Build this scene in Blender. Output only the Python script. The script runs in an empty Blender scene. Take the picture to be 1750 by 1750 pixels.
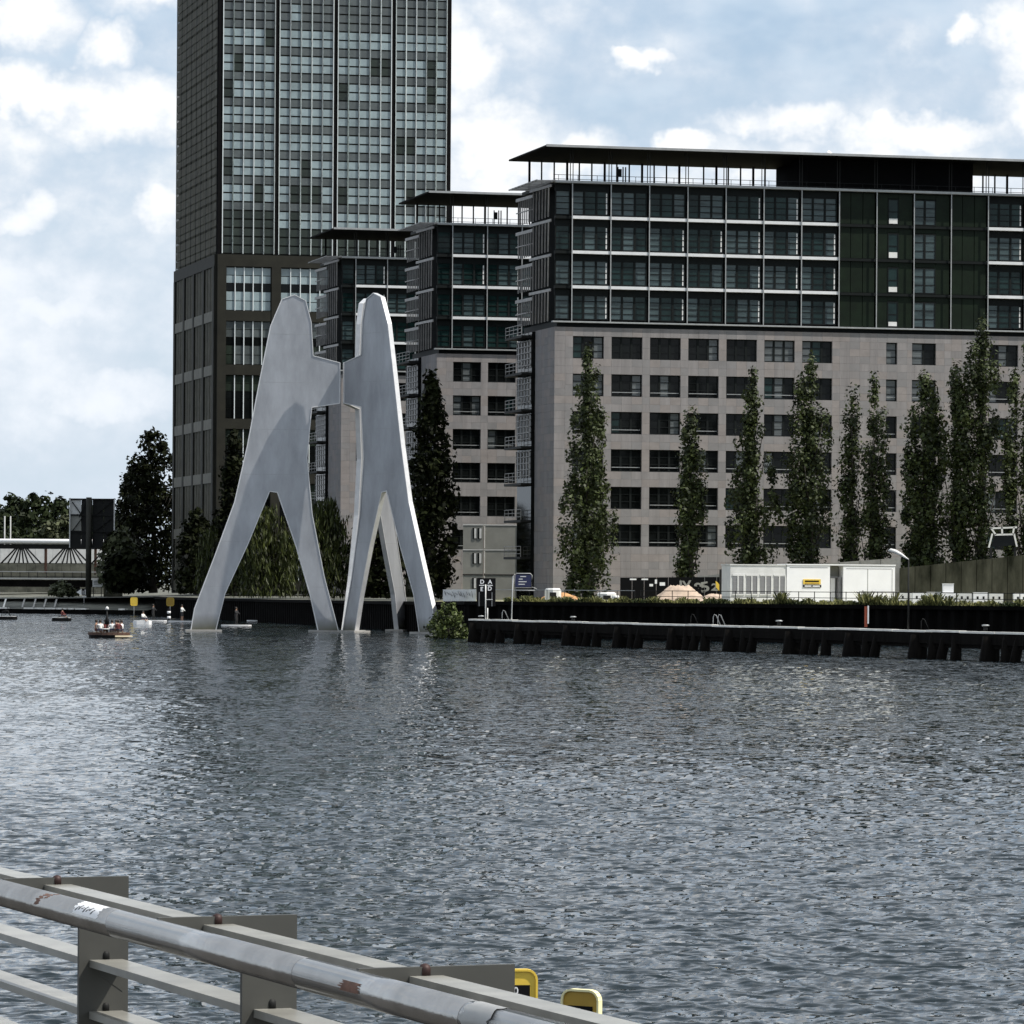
import bpy, bmesh, math, random
import numpy as np
from mathutils import Vector, Matrix

# ------------------------------------------------------------------ camera, sky, sun, exposure
SC = bpy.context.scene
COL = SC.collection
random.seed(7)
RNG = np.random.default_rng(7)

F = 7300.0            # focal length in photo pixels (1750 px wide)
EYE = 4.23            # eye height above the water
ROLL = 0.0065
HY = 1001.0
CR, SR = math.cos(ROLL), math.sin(ROLL)

cam_d = bpy.data.cameras.new('camera')
cam_d.sensor_width = 36.0
cam_d.lens = F / 1750.0 * 36.0
cam_d.shift_y = (HY - 875.0) / 1750.0
cam_d.clip_start = 0.5
cam_d.clip_end = 20000.0
cam = bpy.data.objects.new('camera', cam_d)
COL.objects.link(cam)
cam.matrix_world = Matrix(((CR, -SR, 0, 0), (0, 0, -1, 0), (SR, CR, 0, EYE), (0, 0, 0, 1)))
SC.camera = cam

TH = math.radians(13.9)                 # street grid of the office blocks
E1 = Vector((math.cos(TH), math.sin(TH), 0))
E2 = Vector((-math.sin(TH), math.cos(TH), 0))

SUN_EL = math.radians(53)
AL = math.radians(29)
NF = Vector((math.sin(TH), -math.cos(TH), 0))
hd = (E1 * math.cos(AL) + NF * math.sin(AL)).normalized()
SUN = Vector((hd.x * math.cos(SUN_EL), hd.y * math.cos(SUN_EL), math.sin(SUN_EL)))
SUN_STRENGTH = 4.8
SKY_STRENGTH = 0.1
EXPOSURE = 0.32

sl = bpy.data.lights.new('sun', 'SUN')
sl.energy = SUN_STRENGTH
sl.angle = math.radians(0.53)
sl.color = (1.0, 0.95, 0.88)
so = bpy.data.objects.new('sun', sl)
COL.objects.link(so)
so.rotation_euler = SUN.to_track_quat('Z', 'Y').to_euler()
so.location = (60, -20, 120)

vs = SC.view_settings
SC.display_settings.display_device = 'sRGB'
vs.view_transform = 'Standard'
vs.look = 'None'
vs.exposure = EXPOSURE
vs.gamma = 1.0
vs.use_curve_mapping = False
SC.cycles.use_denoising = True
SC.cycles.max_bounces = 5
SC.cycles.use_adaptive_sampling = True
SC.cycles.adaptive_threshold = 0.02
SC.cycles.sample_clamp_indirect = 6.0

world = bpy.data.worlds.new('World')
SC.world = world
world.use_nodes = True


def build_world():
    nt = world.node_tree
    nt.nodes.clear()
    N, L = nt.nodes, nt.links

    def val(x):
        return x

    def m(op, a, b=None, clamp=False):
        n = N.new('ShaderNodeMath')
        n.operation = op
        n.use_clamp = clamp
        for i, x in enumerate((a, b)):
            if x is None:
                continue
            if isinstance(x, (int, float)):
                n.inputs[i].default_value = x
            else:
                L.new(x, n.inputs[i])
        return n.outputs[0]

    def ramp(x, a, b):
        n = N.new('ShaderNodeMapRange')
        n.interpolation_type = 'SMOOTHSTEP'
        n.inputs['From Min'].default_value = a
        n.inputs['From Max'].default_value = b
        L.new(x, n.inputs['Value'])
        return n.outputs[0]

    out = N.new('ShaderNodeOutputWorld')
    bg = N.new('ShaderNodeBackground')
    bg.inputs['Strength'].default_value = SKY_STRENGTH
    L.new(bg.outputs[0], out.inputs[0])
    sky = N.new('ShaderNodeTexSky')
    sky.sky_type = 'NISHITA'
    sky.sun_disc = False
    sky.sun_elevation = SUN_EL
    sky.sun_rotation = math.atan2(SUN.x, SUN.y)
    sky.air_density = 1.0
    sky.dust_density = 1.4
    sky.ozone_density = 1.0

    tc = N.new('ShaderNodeTexCoord')
    d = tc.outputs['Generated']
    sep = N.new('ShaderNodeSeparateXYZ')
    L.new(d, sep.inputs[0])
    az = m('ARCTAN2', sep.outputs[0], sep.outputs[1])
    el = m('ARCSINE', sep.outputs[2])
    X = m('MULTIPLY', az, 73.0)
    Y = m('MULTIPLY', el, 73.0)

    def noise(scale, detail, rough, off, sy=1.0):
        c = N.new('ShaderNodeCombineXYZ')
        L.new(X, c.inputs[0])
        L.new(m('MULTIPLY', Y, sy), c.inputs[1])
        c.inputs[2].default_value = off
        n = N.new('ShaderNodeTexNoise')
        n.inputs['Scale'].default_value = scale
        n.inputs['Detail'].default_value = detail
        n.inputs['Roughness'].default_value = rough
        L.new(c.outputs[0], n.inputs['Vector'])
        return n.outputs[0]

    wx = m('SUBTRACT', noise(0.85, 4, 0.6, 1.7), 0.5)
    wy = m('SUBTRACT', noise(0.85, 4, 0.6, 8.3), 0.5)
    puff = m('SUBTRACT', noise(1.7, 8, 0.56, 4.1, 1.2), 0.5)
    Xw = m('ADD', X, m('MULTIPLY', wx, 1.6))
    Yw = m('ADD', Y, m('MULTIPLY', wy, 1.3))

    # clouds that stand in this part of the sky (centre az, el, radii), in hundredths of a radian
    blobs = [(-8.3, 9.5, 1.0, 0.6), (-6.9, 9.15, 0.55, 0.45), (-6.7, 8.05, 1.8, 0.75), (-8.2, 8.3, 1.2, 0.5),
             (-5.9, 6.35, 0.7, 0.5), (-7.7, 4.65, 1.2, 0.4), (-6.9, 3.2, 1.6, 0.5), (-6.0, 10.0, 1.2, 0.4), (-8.4, 6.2, 0.7, 0.4),
             (-0.9, 8.9, 0.7, 1.1), (-0.3, 7.5, 1.5, 0.9), (1.1, 7.35, 0.9, 0.55), (-0.5, 6.3, 2.2, 1.1), (2.2, 8.85, 0.55, 0.25),
             (2.9, 7.5, 0.6, 0.3), (4.6, 7.9, 1.4, 0.38), (6.8, 7.75, 2.0, 0.42), (8.6, 9.2, 0.75, 1.1), (7.7, 9.5, 0.3, 0.3), (9.2, 8.2, 1.4, 0.7),
             (-12.5, 7.5, 3.0, 1.2), (13.0, 6.8, 3.2, 1.2), (-10.8, 11.8, 2.2, 1.0), (1.5, 12.6, 2.8, 1.0), (7.0, 13.2, 2.4, 1.0)]
    pv = N.new('ShaderNodeCombineXYZ')
    L.new(Xw, pv.inputs[0])
    L.new(Yw, pv.inputs[1])
    acc = None
    for cx, cy, rx, ry in blobs:
        n = N.new('ShaderNodeVectorMath')
        n.operation = 'MULTIPLY_ADD'
        L.new(pv.outputs[0], n.inputs[0])
        n.inputs[1].default_value = (1 / rx, 1 / ry, 0)
        n.inputs[2].default_value = (-cx / rx, -cy / ry, 0)
        k = N.new('ShaderNodeVectorMath')
        k.operation = 'LENGTH'
        L.new(n.outputs[0], k.inputs[0])
        acc = k.outputs['Value'] if acc is None else m('MINIMUM', acc, k.outputs['Value'])
    acc = m('SUBTRACT', 1.0, m('MULTIPLY', acc, acc))
    acc = m('MAXIMUM', acc, -1.5)
    gen = m('MULTIPLY', m('SUBTRACT', noise(0.22, 4, 0.55, 12.4, 1.6), 0.455), 4.5)
    dens = m('MAXIMUM', acc, gen)
    dens = m('ADD', dens, m('MULTIPLY', puff, 1.3))
    cover = ramp(dens, -0.95, 1.1)
    core = ramp(m('ADD', dens, m('MULTIPLY', wx, 1.4)), -0.2, 1.35)
    # thin veil low in the sky
    veil = m('MULTIPLY', ramp(noise(0.55, 3, 0.55, 21.0, 2.2), 0.35, 0.75), 0.55)
    low = N.new('ShaderNodeMapRange')
    low.inputs['From Min'].default_value = 0.0
    low.inputs['From Max'].default_value = 9.0
    low.inputs['To Min'].default_value = 0.8
    low.inputs['To Max'].default_value = 0.12
    L.new(Y, low.inputs['Value'])
    veil = m('MAXIMUM', veil, low.outputs[0])
    veil = m('MULTIPLY', veil, 0.75)

    def mix(f, a, b):
        n = N.new('ShaderNodeMix')
        n.data_type = 'RGBA'
        L.new(f, n.inputs['Factor'])
        for s, x in (('A', a), ('B', b)):
            sk = [i for i in n.inputs if i.name == s and i.type == 'RGBA'][0]
            if isinstance(x, tuple):
                sk.default_value = x
            else:
                L.new(x, sk)
        return [o for o in n.outputs if o.type == 'RGBA'][0]

    hz = N.new('ShaderNodeValue')
    hz.outputs[0].default_value = 0.62
    c0 = mix(hz.outputs[0], sky.outputs[0], (3.7, 5.0, 6.7, 1))
    c1 = mix(veil, c0, (6.6, 7.5, 8.3, 1))
    hi_c = mix(ramp(Y, 5.0, 7.4), (7.4, 7.8, 8.3, 1), (9.4, 9.3, 9.1, 1))
    shade = mix(core, (6.0, 6.6, 7.4, 1), hi_c)
    c2 = mix(cover, c1, shade)
    L.new(c2, bg.inputs['Color'])


build_world()
world.cycles.sampling_method = 'NONE'

# ------------------------------------------------------------------ helpers


def W(px, py, D):
    u = (px - 875.0) / F
    v = -(py - HY) / F
    return Vector(((u * CR - v * SR) * D, D, EYE + (u * SR + v * CR) * D))


def XY(px, D):
    return ((px - 875.0) / F * D, D)


def tag(o, label=None, cat=None, group=None, kind=None):
    if label:
        o['label'] = label
    if cat:
        o['category'] = cat
    if group:
        o['group'] = group
    if kind:
        o['kind'] = kind
    return o


def empty(name, loc, rz=0.0, label=None, cat=None, group=None):
    o = bpy.data.objects.new(name, None)
    COL.objects.link(o)
    o.location = loc
    o.rotation_euler = (0, 0, rz)
    o.empty_display_size = 0.2
    return tag(o, label, cat, group)


def link(name, me, parent=None, loc=(0, 0, 0), rot=(0, 0, 0), scale=(1, 1, 1)):
    o = bpy.data.objects.new(name, me)
    COL.objects.link(o)
    o.parent = parent
    o.location = loc
    o.rotation_euler = rot
    o.scale = scale
    return o


def copy_tree(o, parent=None):
    c = o.copy()
    COL.objects.link(c)
    c.parent = parent
    for ch in list(o.children):
        copy_tree(ch, c)
    return c


_BOXF = [(0, 3, 2, 1), (4, 5, 6, 7), (0, 1, 5, 4), (1, 2, 6, 5), (2, 3, 7, 6), (3, 0, 4, 7)]


class MB:
    def __init__(s):
        s.v, s.f, s.m = [], [], []

    def box(s, x0, x1, y0, y1, z0, z1, mi=0):
        b = len(s.v)
        s.v += [(x0, y0, z0), (x1, y0, z0), (x1, y1, z0), (x0, y1, z0), (x0, y0, z1), (x1, y0, z1), (x1, y1, z1), (x0, y1, z1)]
        s.f += [tuple(b + i for i in f) for f in _BOXF]
        s.m += [mi] * 6
        return s

    def bar(s, p, q, w, h=None, mi=0, up=(0, 0, 1)):
        p, q = Vector(p), Vector(q)
        h = h or w
        d = (q - p).normalized()
        u = Vector(up)
        if abs(d.dot(u)) > 0.98:
            u = Vector((1, 0, 0))
        a = d.cross(u).normalized()
        c = a.cross(d).normalized()
        b = len(s.v)
        for e in (p, q):
            for sa, sc in ((-1, -1), (1, -1), (1, 1), (-1, 1)):
                s.v.append(tuple(e + a * (sa * w / 2) + c * (sc * h / 2)))
        s.f += [tuple(b + i for i in f) for f in _BOXF]
        s.m += [mi] * 6
        return s

    def tube(s, pts, radii, n=10, mi=0, caps=True):
        rings = []
        for i, p in enumerate(pts):
            p = Vector(p)
            d = (Vector(pts[min(i + 1, len(pts) - 1)]) - Vector(pts[max(i - 1, 0)])).normalized()
            u = Vector((0, 0, 1)) if abs(d.z) < 0.9 else Vector((1, 0, 0))
            a = d.cross(u).normalized()
            c = a.cross(d).normalized()
            r = radii[i] if isinstance(radii, (list, tuple)) else radii
            b = len(s.v)
            for k in range(n):
                t = 2 * math.pi * k / n
                s.v.append(tuple(p + a * (r * math.cos(t)) + c * (r * math.sin(t))))
            rings.append(b)
        for i in range(len(rings) - 1):
            for k in range(n):
                k2 = (k + 1) % n
                s.f.append((rings[i] + k, rings[i] + k2, rings[i + 1] + k2, rings[i + 1] + k))
                s.m.append(mi)
        if caps:
            s.f.append(tuple(rings[0] + k for k in reversed(range(n))))
            s.f.append(tuple(rings[-1] + k for k in range(n)))
            s.m += [mi, mi]
        return s

    def prism(s, poly, o, ax, ay, th, mi=0):
        """poly in a plane (o, ax, ay), extruded by th along ax x ay (centred)"""
        o, ax, ay = Vector(o), Vector(ax), Vector(ay)
        nrm = ax.cross(ay).normalized() * (th / 2)
        b = len(s.v)
        n = len(poly)
        for sg in (-1, 1):
            for (x, y) in poly:
                s.v.append(tuple(o + ax * x + ay * y + nrm * sg))
        s.f.append(tuple(b + i for i in reversed(range(n))))
        s.f.append(tuple(b + n + i for i in range(n)))
        s.m += [mi, mi]
        for i in range(n):
            j = (i + 1) % n
            s.f.append((b + i, b + j, b + n + j, b + n + i))
            s.m.append(mi)
        return s

    def mesh(s, name, mats, smooth=False):
        me = bpy.data.meshes.new(name)
        me.from_pydata(s.v, [], s.f)
        if not isinstance(mats, (list, tuple)):
            mats = [mats]
        for x in mats:
            me.materials.append(x)
        if len(mats) > 1:
            me.polygons.foreach_set('material_index', s.m)
        if smooth:
            me.polygons.foreach_set('use_smooth', [True] * len(me.polygons))
        bm = bmesh.new()
        bm.from_mesh(me)
        bmesh.ops.recalc_face_normals(bm, faces=bm.faces)
        bm.to_mesh(me)
        bm.free()
        me.update()
        return me

    def build(s, name, mats, parent=None, smooth=False, loc=(0, 0, 0)):
        return link(name, s.mesh(name, mats, smooth), parent, loc)


def fast_mesh(name, verts, quads, mat, attr=None, smooth=False):
    verts = np.asarray(verts, dtype=np.float32)
    quads = np.asarray(quads, dtype=np.int32)
    me = bpy.data.meshes.new(name)
    me.vertices.add(len(verts))
    me.vertices.foreach_set('co', verts.ravel())
    k = quads.shape[1]
    me.loops.add(quads.size)
    me.loops.foreach_set('vertex_index', quads.ravel())
    me.polygons.add(len(quads))
    me.polygons.foreach_set('loop_start', np.arange(0, quads.size, k, dtype=np.int32))
    me.polygons.foreach_set('loop_total', np.full(len(quads), k, dtype=np.int32))
    if smooth:
        me.polygons.foreach_set('use_smooth', np.ones(len(quads), dtype=bool))
    me.update(calc_edges=True)
    if attr is not None:
        a = me.attributes.new('tint', 'FLOAT', 'POINT')
        a.data.foreach_set('value', np.asarray(attr, dtype=np.float32))
    me.materials.append(mat)
    return me


_UNIT = {}


def unit(mat):
    k = mat.name
    if k not in _UNIT:
        _UNIT[k] = MB().box(0, 1, 0, 1, 0, 1).mesh('piece_' + k, mat)
    return _UNIT[k]


def piece(name, mat, parent, x0, x1, y0, y1, z0, z1):
    return link(name, unit(mat), parent, (x0, y0, z0), (0, 0, 0), (x1 - x0, y1 - y0, z1 - z0))


# ------------------------------------------------------------------ materials
MATS = {}


def mat(name, col, rough=0.6, metal=0.0, var=0.15, scale=1.5, spec=0.5, bump=0.0, bscale=20.0, stretch=(1, 1, 1), second=None, ior=None, coat=0.0):
    if name in MATS:
        return MATS[name]
    mt = bpy.data.materials.new(name)
    mt.use_nodes = True
    nt = mt.node_tree
    N, L = nt.nodes, nt.links
    p = N['Principled BSDF']
    p.inputs['Roughness'].default_value = rough
    p.inputs['Metallic'].default_value = metal
    p.inputs['Specular IOR Level'].default_value = spec
    if ior:
        p.inputs['IOR'].default_value = ior
    if coat:
        p.inputs['Coat Weight'].default_value = coat
    geo = N.new('ShaderNodeNewGeometry')
    mp = N.new('ShaderNodeMapping')
    mp.inputs['Scale'].default_value = stretch
    L.new(geo.outputs['Position'], mp.inputs['Vector'])
    nz = N.new('ShaderNodeTexNoise')
    nz.inputs['Scale'].default_value = scale
    nz.inputs['Detail'].default_value = 6
    nz.inputs['Roughness'].default_value = 0.65
    L.new(mp.outputs[0], nz.inputs['Vector'])
    rp = N.new('ShaderNodeValToRGB')
    rp.color_ramp.elements[0].position = 0.3
    rp.color_ramp.elements[1].position = 0.7
    lo = tuple(max(0.0, c * (1 - var)) for c in col) + (1,)
    hi = tuple(min(1.0, c * (1 + var)) for c in (second or col)) + (1,)
    rp.color_ramp.elements[0].color = lo
    rp.color_ramp.elements[1].color = hi
    L.new(nz.outputs[0], rp.inputs[0])
    L.new(rp.outputs[0], p.inputs['Base Color'])
    if bump > 0:
        n2 = N.new('ShaderNodeTexNoise')
        n2.inputs['Scale'].default_value = bscale
        n2.inputs['Detail'].default_value = 4
        L.new(mp.outputs[0], n2.inputs['Vector'])
        b = N.new('ShaderNodeBump')
        b.inputs['Strength'].default_value = bump
        b.inputs['Distance'].default_value = 0.05
        L.new(n2.outputs[0], b.inputs['Height'])
        L.new(b.outputs[0], p.inputs['Normal'])
    MATS[name] = mt
    return mt


def leaf_mat(name, lo, hi, spec=0.2):
    mt = bpy.data.materials.new(name)
    mt.use_nodes = True
    N, L = mt.node_tree.nodes, mt.node_tree.links
    p = N['Principled BSDF']
    p.inputs['Roughness'].default_value = 0.55
    p.inputs['Specular IOR Level'].default_value = spec
    a = N.new('ShaderNodeAttribute')
    a.attribute_name = 'tint'
    r = N.new('ShaderNodeValToRGB')
    r.color_ramp.elements[0].color = lo + (1,)
    r.color_ramp.elements[1].color = hi + (1,)
    L.new(a.outputs['Fac'], r.inputs[0])
    L.new(r.outputs[0], p.inputs['Base Color'])
    MATS[name] = mt
    return mt


STONE = mat('pale_stone', (0.205, 0.194, 0.192), 0.85, var=0.2, spec=0.2, scale=0.75, stretch=(1.3, 1.3, 0.16), bump=0.15, bscale=9)
STONE2 = mat('pale_stone_warm', (0.217, 0.198, 0.19), 0.85, var=0.14, scale=0.7, spec=0.2)
STONE3 = mat('pale_stone_grey', (0.188, 0.182, 0.182), 0.85, var=0.14, scale=0.6, spec=0.2)
DARKBODY = mat('dark_interior', (0.006, 0.007, 0.007), 0.9, var=0.2, spec=0.05)
FRAME = mat('black_window_frame', (0.006, 0.008, 0.008), 0.6, var=0.1, spec=0.12)
GL_D = mat('dark_glass', (0.005, 0.006, 0.006), 0.06, var=0.5, scale=0.6, spec=0.14)
GL_T = mat('teal_glass', (0.009, 0.021, 0.020), 0.07, var=0.6, scale=0.5, spec=0.2)
GL_T2 = mat('teal_glass_blind', (0.040, 0.060, 0.062), 0.1, var=0.6, scale=0.9, spec=0.3, stretch=(0.3, 0.3, 3))
GL_B = mat('blind_behind_glass', (0.085, 0.095, 0.097), 0.12, var=0.4, scale=1.6, spec=0.3, stretch=(0.2, 0.2, 4))
GREENP = mat('dark_green_panel', (0.004, 0.0095, 0.004), 0.5, var=0.35, scale=0.8, spec=0.15)
SLABW = mat('white_slab_edge', (0.6, 0.61, 0.62), 0.5, var=0.1, scale=0.8)
STEEL = mat('grey_steel', (0.30, 0.31, 0.31), 0.45, metal=0.3, var=0.15, scale=2)
STEELD = mat('dark_steel', (0.014, 0.0145, 0.014), 0.6, var=0.25, scale=2, spec=0.15)
ROOFD = mat('dark_roof', (0.005, 0.005, 0.0055), 0.8, var=0.2, spec=0.06)
LOUV = mat('louvre_metal', (0.27, 0.26, 0.25), 0.5, metal=0.2, var=0.25, scale=2)
BRONZE = mat('bronze_cladding', (0.016, 0.0155, 0.011), 0.65, var=0.3, scale=0.5, spec=0.2)
BRONZE2 = mat('bronze_fin', (0.095, 0.090, 0.068), 0.55, var=0.3, scale=0.8, spec=0.25)
TGL_L = mat('tower_glass_pale', (0.215, 0.27, 0.285), 0.12, var=0.25, scale=0.35, spec=0.5)
TGL_M = mat('tower_glass_grey', (0.070, 0.082, 0.082), 0.14, var=0.3, scale=0.4, spec=0.5)
TGL_D = mat('tower_glass_dark', (0.020, 0.027, 0.021), 0.1, var=0.35, scale=0.4, spec=0.3)
MULL = mat('white_mullion', (0.66, 0.70, 0.70), 0.4, var=0.05)
ALU = mat('weathered_aluminium', (0.34, 0.35, 0.37), 0.42, metal=0.55, var=0.22, scale=0.5, stretch=(1, 1, 0.35), bump=0.08, bscale=3)
def stain(mt, z0, z1, col):
    N, L = mt.node_tree.nodes, mt.node_tree.links
    p = N['Principled BSDF']
    src = p.inputs['Base Color'].links[0].from_socket
    geo = N.new('ShaderNodeNewGeometry')
    sp = N.new('ShaderNodeSeparateXYZ')
    L.new(geo.outputs['Position'], sp.inputs[0])
    nz = N.new('ShaderNodeTexNoise')
    nz.inputs['Scale'].default_value = 1.3
    nz.inputs['Detail'].default_value = 5
    ad = N.new('ShaderNodeMath')
    ad.operation = 'MULTIPLY_ADD'
    L.new(nz.outputs[0], ad.inputs[0])
    ad.inputs[1].default_value = 2.2
    L.new(sp.outputs[2], ad.inputs[2])
    mr = N.new('ShaderNodeMapRange')
    mr.inputs['From Min'].default_value = z1 + 1.1
    mr.inputs['From Max'].default_value = z0 + 1.1
    L.new(ad.outputs[0], mr.inputs['Value'])
    mx = N.new('ShaderNodeMix')
    mx.data_type = 'RGBA'
    L.new(mr.outputs[0], mx.inputs['Factor'])
    ca = [i for i in mx.inputs if i.type == 'RGBA']
    L.new(src, ca[0])
    ca[1].default_value = col + (1,)
    L.new([o for o in mx.outputs if o.type == 'RGBA'][0], p.inputs['Base Color'])


stain(ALU, 0.1, 1.4, (0.10, 0.10, 0.075))
ALUEDGE = mat('aluminium_edge', (0.6, 0.6, 0.6), 0.4, metal=0.4, var=0.1)
CONC = mat('concrete', (0.30, 0.29, 0.27), 0.85, var=0.25, scale=0.7, bump=0.3, bscale=6)
CONCM = mat('mossy_concrete', (0.022, 0.025, 0.014), 0.9, var=0.5, scale=0.6, stretch=(1, 1, 0.35), spec=0.1, second=(0.085, 0.082, 0.06), bump=0.3, bscale=5)
QUAY = mat('dark_quay_steel', (0.0045, 0.0042, 0.004), 0.9, spec=0.04, var=0.5, scale=0.6, bump=0.3, bscale=4)
TIMBER = mat('tarred_timber', (0.006, 0.0052, 0.0045), 0.9, spec=0.05, var=0.5, scale=1.0, stretch=(3, 3, 0.4), bump=0.4, bscale=8)
DECKW = mat('pale_deck_edge', (0.72, 0.70, 0.65), 0.7, var=0.2, scale=1.2)
GROUNDM = mat('dusty_ground', (0.28, 0.25, 0.19), 0.95, var=0.35, scale=0.25, second=(0.22, 0.22, 0.12), bump=0.4, bscale=3)
BANKM = mat('bank_and_ground_shade', (0.05, 0.055, 0.04), 0.95, var=0.5, scale=0.4, second=(0.10, 0.10, 0.08))
SANDM = mat('sand', (0.42, 0.325, 0.25), 0.95, var=0.25, scale=1.6, bump=0.5, bscale=5)
WHITE = mat('white_paint', (0.80, 0.80, 0.80), 0.5, var=0.05, scale=0.7)
OFFW = mat('off_white_paint', (0.62, 0.62, 0.60), 0.55, var=0.12, scale=1.0)
GREYC = mat('grey_cabin', (0.24, 0.24, 0.215), 0.6, var=0.12, scale=0.8)
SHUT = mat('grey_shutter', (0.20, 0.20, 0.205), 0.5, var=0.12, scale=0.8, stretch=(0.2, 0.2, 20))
YEL = mat('yellow_paint', (0.72, 0.50, 0.06), 0.5, var=0.12, scale=3)
YEL2 = mat('ochre_and_shaded_yellow', (0.40, 0.25, 0.03), 0.5, var=0.15, scale=3)  # darker yellow; on the foreground sign it paints the shaded face
BLACK = mat('black_paint', (0.005, 0.005, 0.0055), 0.6, var=0.2, spec=0.12)
BLUE = mat('navy_sign', (0.012, 0.016, 0.06), 0.4, var=0.15)
GALV = mat('galvanised_steel', (0.33, 0.33, 0.32), 0.5, metal=0.35, var=0.16, scale=6)
GALVT = mat('stainless_tube', (0.45, 0.435, 0.415), 0.18, metal=0.97, var=0.18, scale=9, stretch=(1, 1, 1), bump=0.04, bscale=40)
PLATE = mat('grey_painted_plate', (0.055, 0.055, 0.048), 0.55, metal=0.1, var=0.14, scale=7)
FLAT = mat('grey_flat_bar', (0.235, 0.23, 0.205), 0.3, var=0.25, scale=8, spec=0.5)
RUST = mat('rusty_bolt', (0.03, 0.012, 0.010), 0.6, metal=0.3, var=0.4, scale=60)
STICK = mat('white_sticker', (0.78, 0.78, 0.78), 0.5, var=0.05)
RUSTP = mat('rust_patch', (0.15, 0.075, 0.05), 0.8, var=0.4, scale=40)
BARK = mat('bark', (0.035, 0.03, 0.024), 0.9, var=0.35, scale=2, stretch=(3, 3, 0.6), bump=0.5, bscale=6)
WOODO = mat('orange_boards', (0.38, 0.20, 0.08), 0.8, var=0.3, scale=2)
SKIN_ = (0.45, 0.28, 0.20)
LEAF_P = leaf_mat('poplar_leaf', (0.005, 0.0085, 0.003), (0.055, 0.072, 0.020))
LEAF_D = leaf_mat('dark_leaf', (0.003, 0.004, 0.002), (0.018, 0.022, 0.008), 0.04)
LEAF_W = leaf_mat('willow_leaf', (0.004, 0.006, 0.002), (0.060, 0.075, 0.014))
LEAF_F = leaf_mat('far_leaf', (0.006, 0.010, 0.004), (0.026, 0.035, 0.013), 0.08)
LEAF_O = leaf_mat('olive_leaf', (0.02, 0.025, 0.010), (0.075, 0.085, 0.040))
LEAF_G = leaf_mat('bush_leaf', (0.012, 0.02, 0.005), (0.085, 0.11, 0.026))
GRASSM = leaf_mat('weeds', (0.012, 0.022, 0.005), (0.26, 0.25, 0.09))


def water_mat():
    mt = bpy.data.materials.new('river_water')
    mt.use_nodes = True
    N, L = mt.node_tree.nodes, mt.node_tree.links
    p = N['Principled BSDF']
    p.inputs['Base Color'].default_value = (0.008, 0.014, 0.017, 1)
    p.inputs['Roughness'].default_value = 0.015
    p.inputs['IOR'].default_value = 1.333
    geo = N.new('ShaderNodeNewGeometry')
    mp = N.new('ShaderNodeMapping')
    mp.inputs['Scale'].default_value = (0.75, 1.6, 1.0)
    L.new(geo.outputs['Position'], mp.inputs['Vector'])
    prev = None
    gn = N.new('ShaderNodeTexNoise')
    gn.inputs['Scale'].default_value = 0.035
    gn.inputs['Detail'].default_value = 3
    L.new(mp.outputs[0], gn.inputs['Vector'])
    gr = N.new('ShaderNodeMapRange')
    gr.inputs['From Min'].default_value = 0.3
    gr.inputs['From Max'].default_value = 0.7
    gr.inputs['To Min'].default_value = 0.7
    gr.inputs['To Max'].default_value = 1.3
    L.new(gn.outputs[0], gr.inputs['Value'])
    prev = geo.outputs['Normal']

    def vm(op, a, b_=None):
        n = N.new('ShaderNodeVectorMath')
        n.operation = op
        for i, x in enumerate((a, b_)):
            if x is None:
                continue
            if isinstance(x, tuple):
                n.inputs[i].default_value = x
            else:
                L.new(x, n.inputs[i])
        return n.outputs[0]
    # small ripples as slopes of the surface, stronger in gusts
    for sc, amp in ((1.5, 0.66), (5.0, 0.75)):
        nz = N.new('ShaderNodeTexNoise')
        nz.inputs['Scale'].default_value = sc
        nz.inputs['Detail'].default_value = 2
        nz.inputs['Roughness'].default_value = 0.5
        L.new(mp.outputs[0], nz.inputs['Vector'])
        sl = vm('SUBTRACT', nz.outputs['Color'], (0.5, 0.5, 0.5))
        sl = vm('MULTIPLY', sl, (amp * 0.7, amp * 1.5, 0.0))
        k = N.new('ShaderNodeVectorMath')
        k.operation = 'SCALE'
        L.new(sl, k.inputs[0])
        L.new(gr.outputs[0], k.inputs['Scale'])
        prev = vm('ADD', prev, k.outputs[0])
    nn = vm('NORMALIZE', prev)
    L.new(nn, p.inputs['Normal'])
    return mt


WATER = water_mat()

# ------------------------------------------------------------------ the river


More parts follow.
